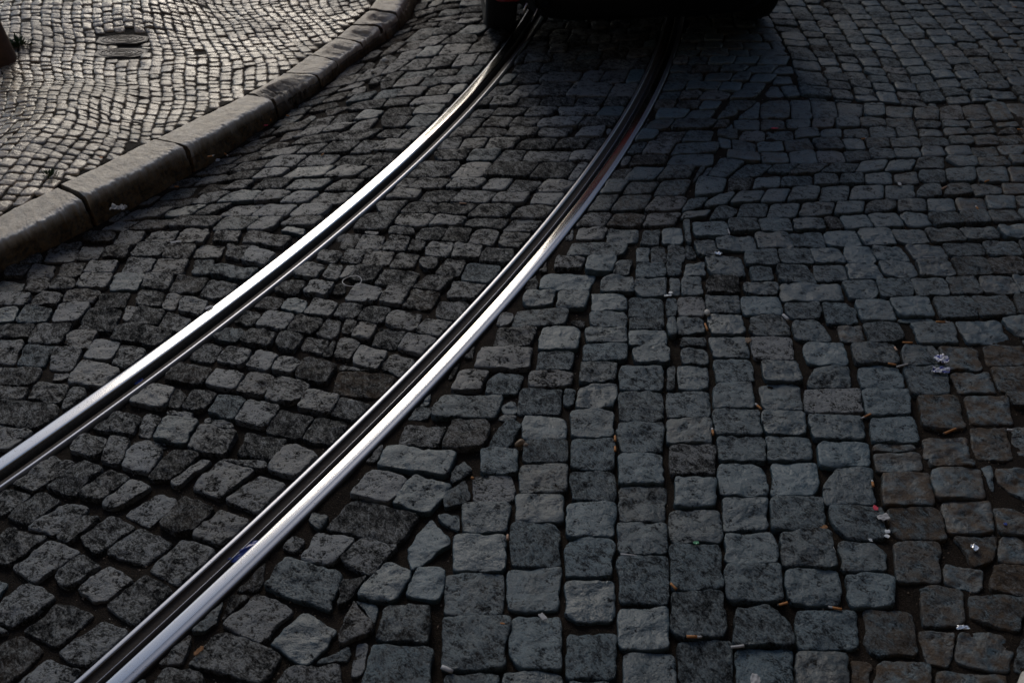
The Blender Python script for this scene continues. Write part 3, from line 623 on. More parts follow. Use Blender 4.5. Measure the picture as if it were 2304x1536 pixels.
# ------------------------------------------------------------------ pavement of small pale setts
pav = empty('pavement'); tag(pav, kind='structure')
BC = BG.copy(); covers = [(at(275, 85, .075), .135, .066), (at(271, 113, .075), .135, .062)]
PS = []
def pmap(u, v):
    return (u + .17 * math.sin(1.7 * v + .5) + .035 * math.sin(2.1 * u + 3.2 * v) + .008 * math.sin(11 * v + 3 * u), v + .13 * math.sin(2.2 * u + .9) + .03 * math.sin(2.3 * v + 3.5 * u) + .008 * math.sin(12 * u + 3 * v))
ca, sa = math.cos(R(8)), math.sin(R(8))
nu = 0
for i in range(-97, 20):
    off = random.random() * .05; v = 1.2 + off
    while v < 8.2:
        L = .050 * random.choice([.6, .75, .85, .95, 1, 1.05, 1.2, 1.4]); u = i * .053
        q = []
        for a, b in ((0, 0), (.053, 0), (.053, L), (0, L)):
            x, y = pmap(u + a, v + b); q.append((x * ca - y * sa + .5 + random.uniform(-.005, .005), x * sa + y * ca + random.uniform(-.005, .005)))
        q = np.array(q); c = q.mean(0); v += L
        if not (-4.2 < c[0] < 1.2 and 1.6 < c[1] < 7.6): continue
        d = side_of(c[None], BC)[0]
        if d > -.018 or c[0] > -.2 and c[1] < 5: continue
        if any(((c[0] - m_[0]) / (a + .015)) ** 2 + ((c[1] - m_[1]) / (b + .015)) ** 2 < 1 for m_, a, b in covers): continue
        if random.random() < .003: continue
        q = ccw(q)
        PS.append(dict(p=q, h=0., dust=0.))
print('pavement setts', len(PS))
RP = [(1.0, -.02), (.985, -.0035), (.94, -.0007), (.65, 0), (.3, 0)]
o = stones_mesh(PS, 'small_setts', M['lime'], .0004, 16, RP, .0036, .0034, .03, lambda x, y: pz(x, y) - .002, dome=.0016, tilt=.045, corner=.10, dz=.0016, fine=1.3); o.parent = pav
def pav_z(X, Y):
    k = side_of(np.stack([X.ravel(), Y.ravel()], 1), BC).reshape(X.shape)
    z = pz(X, Y) - .0105 + fbm(X * 30, Y * 30, X * 0, 3, 8) * .003
    return np.where(k > -.004, -.05, z)
bed(-5.2, 1.0, 1.2, 8.2, .02, 'joint_earth', M['pdirt'], pav_z, pav)

# ------------------------------------------------------------------ kerb of long stones
kerb = empty('kerb'); tag(kerb, kind='structure')
joints = [0, 3.45, 7.05, 10.0, 12.05, 13.0, 15.0, 17.0, 19.0, 21.0, 23.0]
def ip(A, t): i = max(0, min(int(t), len(A) - 2)); return A[i] * (1 - (t - i)) + A[i + 1] * (t - i)
gs = side_of
for si, (a, b) in enumerate(zip(joints[:-1], joints[1:])):
    n = 200 if si < 8 else 60
    Vv = []; T = []
    seg_l = sum(np.hypot(*(ip(FG, a + (b - a) * (q + 1) / 20) - ip(FG, a + (b - a) * q / 20))) for q in range(20)); loc_ = lambda q, d: .008 / max(.0015, np.hypot(*(ip(FG, q + d) - ip(FG, q)))) * abs(d); a, b = a + (loc_(a, .05) if a > 0 else 0), b - loc_(b, -.05)
    hz = random.uniform(-.005, .005); hd = random.uniform(-.006, .006)
    for r in range(n):
        u = r / (n - 1); t = a + (b - a) * u
        f = ip(FG, t); bk = ip(BG, t); z = ip(FZ, t) + hz; _d = f - bk; f = f + _d / np.hypot(*_d) * hd
        # foot of the face on the road
        dd = f - bk; wd = np.hypot(*dd); dd /= wd
        q = GG; best = None
        for k in range(len(q) - 1):
            e = q[k + 1] - q[k]; den = dd[0] * -e[1] + dd[1] * e[0]
            if abs(den) < 1e-9: continue
            rr = q[k] - f; s1 = (rr[0] * -e[1] + rr[1] * e[0]) / den; s2 = (dd[0] * rr[1] - dd[1] * rr[0]) / den
            if -.01 <= s2 <= 1.01 and abs(s1) < .15 and (best is None or abs(s1) < abs(best)): best = s1
        foot = max(.006, min(.03, best if best is not None else .01))
        endgap = .009; ue = min(u, 1 - u) * seg_l
        al = ip(FG, min(t + .01, 23)) - f; al = al / max(1e-9, np.hypot(*al))
        inset = 0
        # wear: a chipped front edge, more at the joints; one long break
        nz = fbm(np.array([f[0] * 22]), np.array([f[1] * 22]), np.array([si * 3.3]), 3, 40)[0]; nz2 = fbm(np.array([f[0] * 70]), np.array([f[1] * 70]), np.array([si * 5.]), 3, 41)[0]
        zz_n = 0.; chip = .011 + max(0, nz) * .016 + max(0, nz2 + .1) * .014 + (.03, .055, .07, .04, .05, .06)[(si * 5 + (u > .5)) % 6] * math.exp(-ue / .016) * (.5 + .5 * abs(nz2)) + .002
        brk = 0.
        if si == 3: brk = max(0, 1 - abs(u - .42) / .52) ** .5 * (.8 + .4 * nz)
        if si in (5, 6): brk = max(0, .35 * math.exp(-((u - .5) / .3) ** 2) * (1 + nz * 2))
        if si == 7: brk = .6 * max(0, 1 - abs(u - .5) / .5) * (1 + nz)
        row = []
        brk = min(max(brk, 0), 1)
        cb = chip + brk * .055
        P_ = [(-.004, -.06, 0, 0), (0, -.008, 0, 0), (.006, -.001, 0, 0)]
        m_ = 9
        for k in range(1, m_): P_.append((.006 + (wd - cb - .006) * k / m_ , 0, 0, 0))
        P_ += [(wd - cb * 1.0, -.0015, .5, 0), (wd - cb * .62, -.0022 - cb * .05, 1, 0), (wd - cb * .22, -.0035 - cb * .14, 1, 0), (wd, -.007 - cb * .45, .8, .1), (wd + foot * .15, -.022 - cb * 1.1, .1, .8), (wd + foot * .5, -z * .5, 0, 1), (wd + foot * .8, -z * .78, 0, 1), (wd + foot, -z - .012, 0, 1), (wd + foot, -z - .06, 0, 1)]
        for k, (o_, dz_, ed, gm) in enumerate(P_):
            if brk > .05 and 5 < k < 13: dz_ -= brk * (.012 + .034 * (k - 5) / 7)
            zz = max(z + dz_, -.06)
            if ed > 0 or k == len(P_) - 4: o_ += fbm(np.array([f[0] * 60.]), np.array([f[1] * 60.]), np.array([k * .9]), 3, 61)[0] * .0062; dz_ += vn(np.array([f[0] * 80.]), np.array([f[1] * 80.]), np.array([k * .8]), 62)[0] * .0035; zz = max(z + dz_, -.06)
            x, y = bk + dd * o_
            e_ = 0
            Vv.append((x + al[0] * e_, y + al[1] * e_, zz)); T.append((0, 1.3, 0) if r in (0, n - 1) else (ed * (1 - brk * .7), gm, brk * (1 if k > 5 else 0)))
    k = len(P_); Vv = np.array(Vv); T = np.array(T)
    dn = fbm(Vv[:, 0] * 30, Vv[:, 1] * 30, Vv[:, 2] * 30, 4, 50) * .0050 * (1 + 4.5 * T[:, 2]); dn2 = fbm(Vv[:, 0] * 90, Vv[:, 1] * 90, Vv[:, 2] * 90, 2, 52) * .0022
    Vv[:, 2] += (dn + dn2 * 1.6 * T[:, 0]) * (Vv[:, 2] > -.03); Vv[:, 0] += (dn + dn2) * .8 * (T[:, 1] > .3)
    fc = [tuple(f) for f in grid_faces(n, k)]; fc.append(tuple(range(k))[::-1]); fc.append(tuple(range((n - 1) * k, n * k)))
    ob = mesh_obj('kerb_stone', Vv, fc, M['kerb'], kerb, attrs={'tint': T})

# ------------------------------------------------------------------ grit lying in the joints and on the setts
def grit(n, name, mat, fun, smin, smax):
    tet = np.array([(1, 0, -.6), (-.5, .87, -.5), (-.5, -.87, -.6), (.1, 0, .8), (.7, .7, .2)]); F4 = np.array([(0, 1, 3), (1, 2, 3), (2, 0, 3), (0, 2, 1), (0, 4, 1), (1, 4, 3), (3, 4, 0)])
    P = fun(n); n = len(P); s = smin + (smax - smin) * rng.random(n) ** 3; a = rng.random(n) * 6.28; V = tet[None] * (s[:, None, None]) * (1 + rng.uniform(-.35, .35, (n, 5, 3)))
    c_, s_ = np.cos(a)[:, None], np.sin(a)[:, None]; x = V[..., 0] * c_ - V[..., 1] * s_; y = V[..., 0] * s_ + V[..., 1] * c_
    V = np.stack([x, y, V[..., 2] * .7], -1) + P[:, None]
    Fc = (F4[None] + (np.arange(n) * 5)[:, None, None]).reshape(-1, 3)
    return mesh_obj(name, V.reshape(-1, 3), Fc, mat, None, smooth=False)
def gpos(n):
    x = rng.uniform(-2.6, 3.2, n); y = rng.uniform(.9, 6.2, n); keep = np.abs(x) < .62 * y + .5
    x, y = x[keep], y[keep]; P = np.stack([x, y], 1); oL = track_off(P, 'L'); oR = track_off(P, 'R'); k = side_of(P, GG)
    ok = (k > .0) & ~((oL > -.46) & (oL < -.33)) & ~((oR > .33) & (oR < .46)); x, y = x[ok], y[ok]
    return np.stack([x, y, -.0165 + fbm(x * 5, y * 5, x * 0, 3, 3) * .010 + np.clip((x * .9 - (y - 1.3) * .35 - .62) / .9, 0, 1) * .005 + .001], 1)
M['grit'] = plain('grit_grains', (.17, .13, .10), .8, 0, .6, 200); M['grit2'] = plain('pale_grit_grains', (.42, .40, .36), .6, 0, .3, 200)
tag(grit(26000, 'grit', M['grit'], gpos, .0008, .0042), 'brown grit and crumbs of earth in the joints between the dark setts', 'grit', kind='stuff')
tag(grit(2600, 'pale_grit', M['grit2'], gpos, .0007, .0026), 'scattered pale specks of grit and glass in the joints of the road', 'grit', kind='stuff')

# ------------------------------------------------------------------ small litter
def tube(p0, p1, r0, r1, seg=12, rings=4, wob=.0, seed=0, cap=True):
    p0, p1 = np.array(p0, float), np.array(p1, float); d = p1 - p0; L = np.linalg.norm(d); d /= L; u = np.cross(d, (0, 0, 1.)); u /= np.linalg.norm(u); v = np.cross(u, d)
    V = []
    for i in range(rings):
        t = i / (rings - 1); r = r0 + (r1 - r0) * t
        for k in range(seg):
            a = 2 * math.pi * k / seg; rr = r * (1 + wob * math.sin(a * 2 + seed + t * 3) + wob * .6 * math.sin(a * 3 + t * 9 + seed)); V.append(p0 + d * L * t + u * math.cos(a) * rr + v * math.sin(a) * rr)
    F_ = [tuple(f) for f in grid_faces(rings, seg, True)]
    if cap: F_.append(tuple(range(seg))[::-1]); F_.append(tuple(range((rings - 1) * seg, rings * seg)))
    return V, F_
def butt(fx, fy, wx, wy, label, kind='butt', z=.003, r=.0034):
    "filter end and other end as points on the road"
    fz = z if side_of(at(fx, fy)[None], GG)[0] > 0 else None
    if fz is None: z = float(pz(0, at(fx, fy, .1)[1])) + .004; a, b = at(fx, fy, z), at(wx, wy, z)
    else: a, b = at(fx, fy, z), at(wx, wy, z)
    c = (a + b) / 2; ang = math.atan2(*(b - a)[::-1]); L = max(.012, min(.05, float(np.hypot(*(b - a)))))
    root = empty('cigarette_butt', (c[0], c[1], z), ang); tag(root, label, 'cigarette butt', 'cigarette ends littering the street')
    sd_ = random.random() * 9
    if kind == 'butt':
        m_ = -L / 2 + L * .66
        V, F_ = tube((-L / 2, 0, 0), (m_, 0, 0), r, r * .97, wob=.10, seed=sd_); mesh_obj('filter', V, F_, M['orange'], root)
        V, F_ = tube((m_, 0, 0), (L / 2 - .002, 0, .0003), r * .93, r * .8, wob=.14, seed=sd_); mesh_obj('paper', V, F_, M['white'], root)
        V, F_ = tube((L / 2 - .002, 0, .0003), (L / 2, 0, .0003), r * .74, r * .5, wob=.2, seed=sd_, rings=2); mesh_obj('burnt_tip', V, F_, M['ash'], root)
    else:
        V, F_ = tube((-L / 2, 0, 0), (L / 2 - .003, 0, 0), r, r * .95, wob=.12, seed=sd_); mesh_obj('filter', V, F_, M['orange' if kind == 'filter' else 'paleorange'], root)
        V, F_ = tube((L / 2 - .003, 0, 0), (L / 2, 0, 0), r * .9, r * .7, wob=.2, seed=sd_, rings=2); mesh_obj('burnt_tip', V, F_, M['ash'], root)
    return root
def flake(name, x, y, w_, h_, mat, label, cat, ang=0, z=.003, crump=.35, n=9, th=.0008, group=None):
    zz = z if side_of(at(x, y)[None], GG)[0] > 0 else float(pz(0, at(x, y, .1)[1])) + z
    c = at(x, y, zz); sd_ = random.random() * 50
    us = np.linspace(-1, 1, n); U, Vv = np.meshgrid(us, us)
    rr = 1 + .28 * vn(U * 1.6 + sd_, Vv * 1.6, 0 * U, 3); X = U * rr * w_ / 2; Y = Vv * rr * h_ / 2
    k = np.hypot(U, Vv); X = X * (1 - .22 * np.clip(k - 1, 0, 1)); Y = Y * (1 - .22 * np.clip(k - 1, 0, 1))
    Z = (np.abs(fbm(U * 2.2 + sd_, Vv * 2.2, 0 * U, 2, 4)) * crump) * min(w_, h_) + th
    top = np.stack([X, Y, Z], -1).reshape(-1, 3); bot = top - (0, 0, th); f = grid_faces(n, n)
    edge = [i for i in range(n)] + [i * n + n - 1 for i in range(1, n)] + [(n - 1) * n + i for i in range(n - 2, -1, -1)] + [i * n for i in range(n - 2, 0, -1)]
    F_ = [tuple(q) for q in f] + [tuple(q[::-1] + n * n) for q in f] + [(edge[(i + 1) % len(edge)], edge[i], edge[i] + n * n, edge[(i + 1) % len(edge)] + n * n) for i in range(len(edge))]
    o = mesh_obj(name, np.r_[top, bot], F_, mat); o.location = (c[0], c[1], zz); o.rotation_euler = (random.uniform(-.1, .1), random.uniform(-.1, .1), R(ang)); tag(o, label, cat, group); return o
def pebble(x, y, r, mat, label, name='pebble', cat='pebble', z=.002, sq=.6):
    n, m_ = 8, 12; V = []
    c = at(x, y, z); sd_ = random.random() * 20
    for i in range(n):
        th = math.pi * i / (n - 1)
        for k in range(m_):
            a = 2 * math.pi * k / m_; V.append((math.sin(th) * math.cos(a), math.sin(th) * math.sin(a) * .72, math.cos(th) * sq))
    V = np.array(V); V = V * (r * (1 + .22 * vn(V[:, 0] * 1.5 + sd_, V[:, 1] * 1.5, V[:, 2] * 1.5, 6)))[:, None]
    o = mesh_obj(name, V, [tuple(f)[::-1] for f in grid_faces(n, m_, True)], mat); o.location = (c[0], c[1], z); o.rotation_euler = (0, 0, random.random() * 3); tag(o, label, cat); return o

BUTTS = [
 (1663, 1268, 1688, 1272, 'slim orange filter along a joint, above and between the fat butt and aslant filter', 'filter'),
 (1772, 1355, 1750, 1361, 'orange filter aslant on a sett corner at lower right, left one of two', 'filter'),
 (1894, 1370, 1862, 1364, 'orange butt with pale end in a joint at lower right, right one of two', 'butt'),
 (1545, 1431, 1581, 1432, 'fat orange butt with grey end in the wide joint at the bottom of the street', 'butt'),
 (1965, 1094, 1962, 1079, 'small upright orange filter in the wide joint above the red scrap', 'butt'),
 (1592, 743, 1586, 727, 'short upright orange filter in the joint right of the grey pebbles', 'filter'),
 (2106, 724, 2138, 725, 'orange butt with a grey end under the long dark edge of two setts at right', 'butt'),
 (1713, 920, 1699, 907, 'orange butt slanting down to the right in a deep joint, with a thin white tip', 'butt'),
 (1959, 931, 1936, 942, 'orange butt with a broad white end lying across the corner of a sett', 'butt'),
 (2151, 964, 2122, 976, 'large brown butt lying on bare earth in front of a half buried sett', 'filter'),
 (1605, 978, 1602, 962, 'thin orange butt lengthwise in an upright joint, its white tip uppermost', 'butt'),
 (1998, 817, 2018, 821, 'orange filter touching the thin white roll to the left of the crumpled wrapper', 'filter'),
 (2118, 803, 2127, 815, 'orange filter tucked behind the crumpled white and blue wrapper', 'filter'),
 (2013, 781, 2019, 790, 'short pinkish filter at the corner of a sett, above the thin white roll', 'pale'),
 (2031, 770, 2055, 771, 'thin orange filter half hidden behind the upper edge of a sett near the wrapper', 'filter'),
 (1384, 992, 1384, 979, 'upper of two small orange filters in the same upright joint', 'filter'),
 (1384, 1015, 1384, 1003, 'lower of two small orange filters in the same upright joint', 'filter'),
 (1060, 1074, 1069, 1076, 'tiny orange stub between the triangular chip and the column of setts', 'filter'),
 (1142, 1213, 1142, 1201, 'pinkish filter stub standing in the joint beside a round-shouldered sett', 'pale'),
 (1126, 1402, 1143, 1404, 'orange filter at the upper right corner of a rounded sett near the bottom edge', 'filter'),
 (1522, 1325, 1507, 1310, 'thin orange butt slanting in the joint above the fat butt', 'filter'),
 (1939, 313, 1950, 311, 'far thin orange butt on the right part of the road, left of the others there', 'butt'),
 (2216, 409, 2226, 405, 'short orange butt on a dirty sett near the right edge of the road', 'filter'),
 (2119, 425, 2131, 419, 'greenish brown butt aslant beside a low sett at upper right', 'pale'),
 (2201, 471, 2195, 463, 'butt with a torn white end above the regular courses at right', 'butt'),
 (2289, 291, 2302, 292, 'thin orange butt at the far right edge of the road', 'filter'),
 (467, 353, 483, 350, 'orange butt close to the kerb joint, left of a pair', 'butt'),
 (505, 345, 514, 352, 'orange butt with a white end close to the kerb joint, right of a pair', 'butt'),
 (609, 272, 610, 263, 'upright orange butt at the foot of the kerb beside the red scrap', 'butt'),
 (644, 260, 655, 262, 'orange butt on the setts just right of the kerb, uppermost of those along it', 'butt'),
 (393, 420, 404, 420, 'small orange butt on a low sett next to the long kerb stone', 'filter'),
 (723, 350, 729, 345, 'small orange stub in a joint between kerb and left rail', 'filter'),
 (1034, 457, 1051, 458, 'pale orange butt in the joint between the two rails', 'pale'),
 (2279, 17, 2288, 16, 'tiny orange butt near the far upper right corner of the road', 'filter'),
]
for b in BUTTS: butt(*b)
def roll(x0, y0, x1, y1, label, r=.0034):
    a, b = at(x0, y0, .004), at(x1, y1, .004); c = (a + b) / 2
    V, F_ = tube((a[0] - c[0], a[1] - c[1], 0), (b[0] - c[0], b[1] - c[1], 0), r, r, wob=.12, seed=random.random() * 9)
    o = mesh_obj('paper_roll', V, F_, M['white']); o.location = (c[0], c[1], .004); tag(o, label, 'paper roll')
roll(1645, 1455, 1674, 1452, 'grey white rolled stub beside a sett corner, right of the fat orange butt', .0036)
roll(1762, 708, 1774, 719, 'short thick white paper roll lying aslant in a joint', .005)
roll(2018, 825, 2042, 819, 'thin white paper roll touching an orange filter left of the wrapper', .0030)
roll(2266, 966, 2280, 968, 'short white stub at the right edge of the street, right of the large brown butt', .0034)
roll(994, 1499, 1018, 1510, 'thick white stub lying below a dark sett at the bottom edge', .005)
roll(1396, 1246, 1433, 1250, 'long thin white stick in the joint between two setts near the bottom', .0026)
roll(1638, 516, 1642, 527, 'tiny white stick upright in a joint in the middle of the right half', .0022)
roll(2077, 579, 2104, 578, 'thin white stick lying flat along a joint at right', .0020)
roll(2108, 77, 2121, 78, 'thin white stick on the far right courses', .0022)
roll(1873, 1228, 1880, 1242, 'thin curved white sliver in an upright joint at lower right', .0018)
flake('paper_scrap', 1989, 1165, .030, .022, M['white'], 'white torn paper scrap in the wide joint below the red scrap', 'scrap', 20)
flake('red_scrap', 1970, 1143, .017, .014, M['red'], 'crimson scrap in the wide joint above the white paper', 'scrap', 60)
flake('red_scrap', 598, 283, .018, .012, M['red'], 'small red scrap at the foot of the kerb', 'scrap', 10)
flake('red_scrap', 1743, 289, .03, .008, M['red'], 'dark red sliver on the far setts right of the right rail', 'scrap', 5)
flake('leaf_scrap', 1854, 1187, .028, .012, M['leaf'], 'curled brown leaf scrap under the edge of a sett at lower right', 'leaf', 25)
flake('leaf_scrap', 447, 1464, .026, .012, M['leaf'], 'orange brown leaf scrap right of the right rail at lower left', 'leaf', 50)
flake('leaf_scrap', 1683, 766, .018, .026, M['pebble'], 'pale olive leaf scrap in the joint between two setts', 'leaf', -20)
flake('glass_chip', 1997, 1196, .014, .012, M['glass'], 'bright glass chip, upper of two below the white paper scrap', 'glass chip', 0)
flake('glass_chip', 1996, 1206, .010, .012, M['glass'], 'narrow glass chip, lower of two below the white paper scrap', 'glass chip', 40)
flake('glass_chip', 1959, 1215, .009, .008, M['glass'], 'tiny glass chip on the upper edge of a sett, left of the two chips', 'glass chip', 0)
flake('glass_chip', 2193, 1231, .018, .020, M['foil'], 'white angular chip on the earth covered setts near the right edge', 'chip', 30)
flake('glass_chip', 2166, 1411, .028, .012, M['foil'], 'pair of whitish chips on the dirt at the lower right', 'chip', 0)
flake('green_glass_chip', 1566, 1221, .014, .010, M['green'], 'pale green glass chip in the joint over a tall sett', 'glass chip', 0)
flake('blue_chip', 2262, 1179, .009, .009, M['blue'], 'tiny blue fleck on the dirt near the right edge', 'fleck', 0)
flake('glass_chip', 1503, 665, .026, .009, M['glass'], 'long yellowish glass splinter at the crossing of two joints', 'glass chip', 8)
flake('glass_chip', 1509, 659, .012, .012, M['glass'], 'clear glass chip just above the long splinter', 'glass chip', 40)
flake('foil_ball', 1616, 571, .026, .016, M['foil'], 'small crumpled silver foil at the edge of a sett', 'foil', 0, crump=.6)
flake('crumpled_wrapper', 2119, 811, .036, .040, M['print'], 'upper crumpled piece of white wrapper printed blue, beside the orange filter', 'wrapper', 25, crump=.55, n=13, z=.004)
flake('crumpled_wrapper', 2117, 834, .055, .028, M['print'], 'lower crumpled piece of white wrapper printed blue, lying flat on a sett', 'wrapper', -8, crump=.5, n=13, z=.004)
flake('paper_scrap', 2024, 415, .014, .028, M['white'], 'upright white paper scrap in a joint at upper right', 'scrap', -15)
flake('paper_scrap', 490, 361, .016, .026, M['white'], 'white scrap on the road below the pair of butts by the kerb', 'scrap', 10)
flake('crumpled_tissue', 267, 470, .055, .030, M['white'], 'crumpled grey tissue at the foot of the kerb', 'tissue', 10, crump=.7, n=13)
flake('paper_scrap', 395, 545, .045, .012, M['white'], 'flat pale scrap in a joint between kerb and left rail', 'scrap', 5)
flake('paper_scrap', 470, 692, .026, .014, M['white'], 'torn pale paper touching the left rail', 'scrap', 40)
flake('paper_scrap', 1699, 1531, .020, .030, M['white'], 'pale paper scrap at the bottom edge of the street', 'scrap', -20)
flake('paper_scrap', 1221, 1387, .013, .022, M['white'], 'oval white chip below a square sett near the bottom', 'scrap', 30, crump=.2)
flake('blue_wrapper', 548, 1243, .035, .085, M['blue'], 'dark blue wrapper stuffed in the groove of the right rail', 'wrapper', -52, crump=.5, z=-.022, n=13)
flake('blue_wrapper', 314, 859, .016, .030, M['blue'], 'tiny dark blue wrapper in the groove of the left rail', 'wrapper', -50, z=-.024)
flake('paper_scrap', 228, 355, .01, .02, M['orange'], 'orange fleck on the pale pavement by the kerb', 'scrap', 50)
pebble(1170, 997, .016, M['pebble'], 'smooth brown pebble beside the wedge shaped sett')
pebble(1591, 703, .014, M['grit2'], 'pinkish grey pebble in the upright joint above the orange filter')
pebble(838, 161, .012, M['grit2'], 'white pebble on the road near the kerb, left of the other', z=.006)
pebble(868, 137, .022, M['grit2'], 'larger pale pebble on the road near the kerb', z=.006)
pebble(1182, 1000, .0001 + .009, M['grit'], 'dark little stone below the smooth brown pebble')
# pale broken stone at the lower right corner
c = at(2300, 1500)
pebble(2332, 1545, .055, M['grit2'], 'pale broken block of stone at the lower right corner', 'stone_block', 'stone', z=.0, sq=.35)
# elastic ring lying between the rails
c = at(792, 633, .006); V = []; nr, ns = 56, 8; ra = (at(812, 628, .006) - at(772, 638, .006)); Rr = np.hypot(*ra) / 2
for i in range(nr):
    a = 2 * math.pi * i / nr; rr = Rr * (1 + .03 * math.sin(2 * a + .6))
    for k in range(ns):
        b = 2 * math.pi * k / ns; V.append(((rr + .0014 * math.cos(b)) * math.cos(a), (rr + .0014 * math.cos(b)) * math.sin(a), .0014 * math.sin(b) + .002 * math.sin(a * 2)))
fr = [(i * ns + k, ((i + 1) % nr) * ns + k, ((i + 1) % nr) * ns + (k + 1) % ns, i * ns + (k + 1) % ns) for i in range(nr) for k in range(ns)]
o = mesh_obj('elastic_ring', V, fr, M['ring']); o.location = (c[0], c[1], .0075); tag(o, 'thin pale ring lying on the setts between the two rails', 'ring')

# ------------------------------------------------------------------ utility covers on the pavement
def cover(mid, a, b, rot, label):
    z = float(pz(*mid)) - .005; root = empty('utility_cover', (mid[0], mid[1], z), rot); tag(root, label, 'cover', 'pair of utility covers in the pavement')
    def octo(s, zz): return [(a * s * x, b * s * y, zz) for x, y in ((-.62, -1), (.62, -1), (1, -.55), (1, .55), (.62, 1), (-.62, 1), (-1, .55), (-1, -.55))]
    V = octo(1, -.02) + octo(1, .001) + octo(.965, .003) + octo(.93, .0015); F_ = [tuple(f) for f in grid_faces(4, 8, True)] + [tuple(range(24, 32))]
    mesh_obj('plate', V, F_, M['cast'], root, smooth=False)
    def ringm(r0, r1, z0, a0=0, a1=6.2832, n=48, cx=0):
        V = []; 
        for i in range(n + 1):
            t = a0 + (a1 - a0) * i / n
            for r, zz in ((r0, z0 - .003), (r0 + .004, z0), (r1 - .004, z0), (r1, z0 - .003)): V.append((cx + a * r * math.cos(t), b * r * math.sin(t), zz))
        return V, [tuple(f)[::-1] for f in grid_faces(n + 1, 4)]
    for r0, r1 in ((.78, .86), (.56, .66), (.36, .45), (.18, .26)):
        V, F_ = ringm(r0, r1, .0042); mesh_obj('raised_ring', V, F_, M['castlight'], root)
    for a0 in (.2, 3.4):
        V, F_ = ringm(.67, .77, .0046, a0, a0 + 1.6); mesh_obj('raised_arc', V, F_, M['castlight'], root)
cover(covers[0][0], .132, .064, R(4), 'farther of two small iron covers with oval rings in the pavement')
cover(covers[1][0], .132, .060, R(2), 'nearer of two small iron covers with oval rings in the pavement')

# ------------------------------------------------------------------ bollard at the left edge
c = at(-14, 128, .08); zb = float(pz(0, c[1]))
br = empty('bollard', (c[0], c[1], zb)); tag(br, 'dark brown flared stone bollard at the left edge of the pavement', 'bollard')
def lathe(prof, seg=40, sqr=1.):
    V = [(r * math.cos(2 * math.pi * k / seg), r * math.sin(2 * math.pi * k / seg), z) for r, z in prof for k in range(seg)]
    return V, [tuple(f) for f in grid_faces(len(prof), seg, True)] + [tuple(range((len(prof) - 1) * seg, len(prof) * seg))]
V, F_ = lathe([(.104, -.02), (.103, .01), (.097, .06), (.088, .14), (.079, .22), (.073, .27), (.066, .285)]); mesh_obj('flared_base', V, F_, M['bollard'], br)
V, F_ = lathe([(.062, .27), (.058, .285), (.058, .30), (.064, .31)]); mesh_obj('neck', V, F_, M['rust'], br)
V, F_ = lathe([(.066, .305), (.070, .32), (.069, .40), (.066, .6), (.062, .78), (.064, .80), (.066, .83), (.06, .87), (.04, .90), (.012, .91)]); mesh_obj('shaft', V, F_, M['bollard'], br)

# ------------------------------------------------------------------ weeds in the pavement joints
def weed(x, y, n, s, label):
    z = .075; c = at(x, y, z); z = float(pz(0, c[1])); V = []; F_ = []
    for i in range(n):
        a = random.random() * 6.28; r = random.random() * s; h = s * random.uniform(.3, .9); l = s * random.uniform(.3, .7); b = len(V)
        p = np.array([math.cos(a) * r, math.sin(a) * r * .6, 0]); d = np.array([math.cos(a), math.sin(a), 0]); n_ = np.array([-d[1], d[0], 0]) * l * .22
        V += [p, p + d * l * .5 + n_ + (0, 0, h * .7), p + d * l + (0, 0, h), p + d * l * .5 - n_ + (0, 0, h * .7)]; F_.append((b, b + 1, b + 2, b + 3))
    o = mesh_obj('weed', V, F_, M['weed'], smooth=False); o.location = (c[0], c[1], z); tag(o, label, 'weed')
weed(42, 100, 70, .06, 'small green weed tuft next to the bollard')
weed(121, 418, 40, .03, 'flat green weed in the gap behind the kerb')

# ------------------------------------------------------------------ the red car driving off along the track
car = empty('red_car', (.68, 5.0, 0), R(5.5)); tag(car, 'red car seen from behind, its black underside over the two rails', 'car')
WB, LEN, HW = 2.4, 3.75, .80
def ring_section(y, hw, zb, zt, n=28, p=4.):
    out = []
    for k in range(n):
        a = 2 * math.pi * k / n; c_, s_ = math.cos(a), math.sin(a)
        x = math.copysign(abs(c_) ** (2 / p), c_) * hw; z = (zb + zt) / 2 + math.copysign(abs(s_) ** (2 / p), s_) * (zt - zb) / 2; out.append((x, y, z))
    return out
def loft(name, secs, mat, parent):
    V = []; 
    for s_ in secs: V += ring_section(*s_)
    k = 28; F_ = [tuple(f) for f in grid_faces(len(secs), k, True)]; F_.append(tuple(range(k))[::-1]); F_.append(tuple(range((len(secs) - 1) * k, len(secs) * k)))
    return mesh_obj(name, V, F_, mat, parent)
body = loft('body', [(.0, .60, .42, .78), (.03, .70, .36, .90), (.10, .78, .33, .98), (.5, .80, .34, 1.0), (1.2, .81, .32, 1.0), (2.4, .81, .32, .98), (3.0, .79, .32, .92), (3.5, .74, .34, .82), (3.72, .60, .40, .70)], M['paint'], car)
loft('cabin', [(.10, .60, .85, 1.02), (.22, .64, .85, 1.30), (.42, .63, .85, 1.44), (1.1, .62, .85, 1.47), (1.8, .61, .85, 1.42), (2.2, .62, .85, 1.22), (2.6, .64, .85, .97)], M['carglass'], car)
loft('roof', [(.30, .50, 1.40, 1.445), (.5, .58, 1.40, 1.485), (1.1, .58, 1.42, 1.50), (1.75, .56, 1.39, 1.455), (1.85, .50, 1.39, 1.43)], M['paint'], car)
loft('underbody', [(.10, .62, .17, .42), (.3, .70, .16, .45), (1.0, .72, .15, .45), (2.4, .72, .15, .45), (3.3, .70, .16, .45), (3.55, .6, .2, .45)], M['black'], car)
bp = loft('rear_bumper', [(-.10, .60, .42, .50), (-.08, .72, .41, .54), (-.02, .79, .40, .56), (.12, .82, .40, .57), (.3, .815, .40, .55)], M['paint'], car)
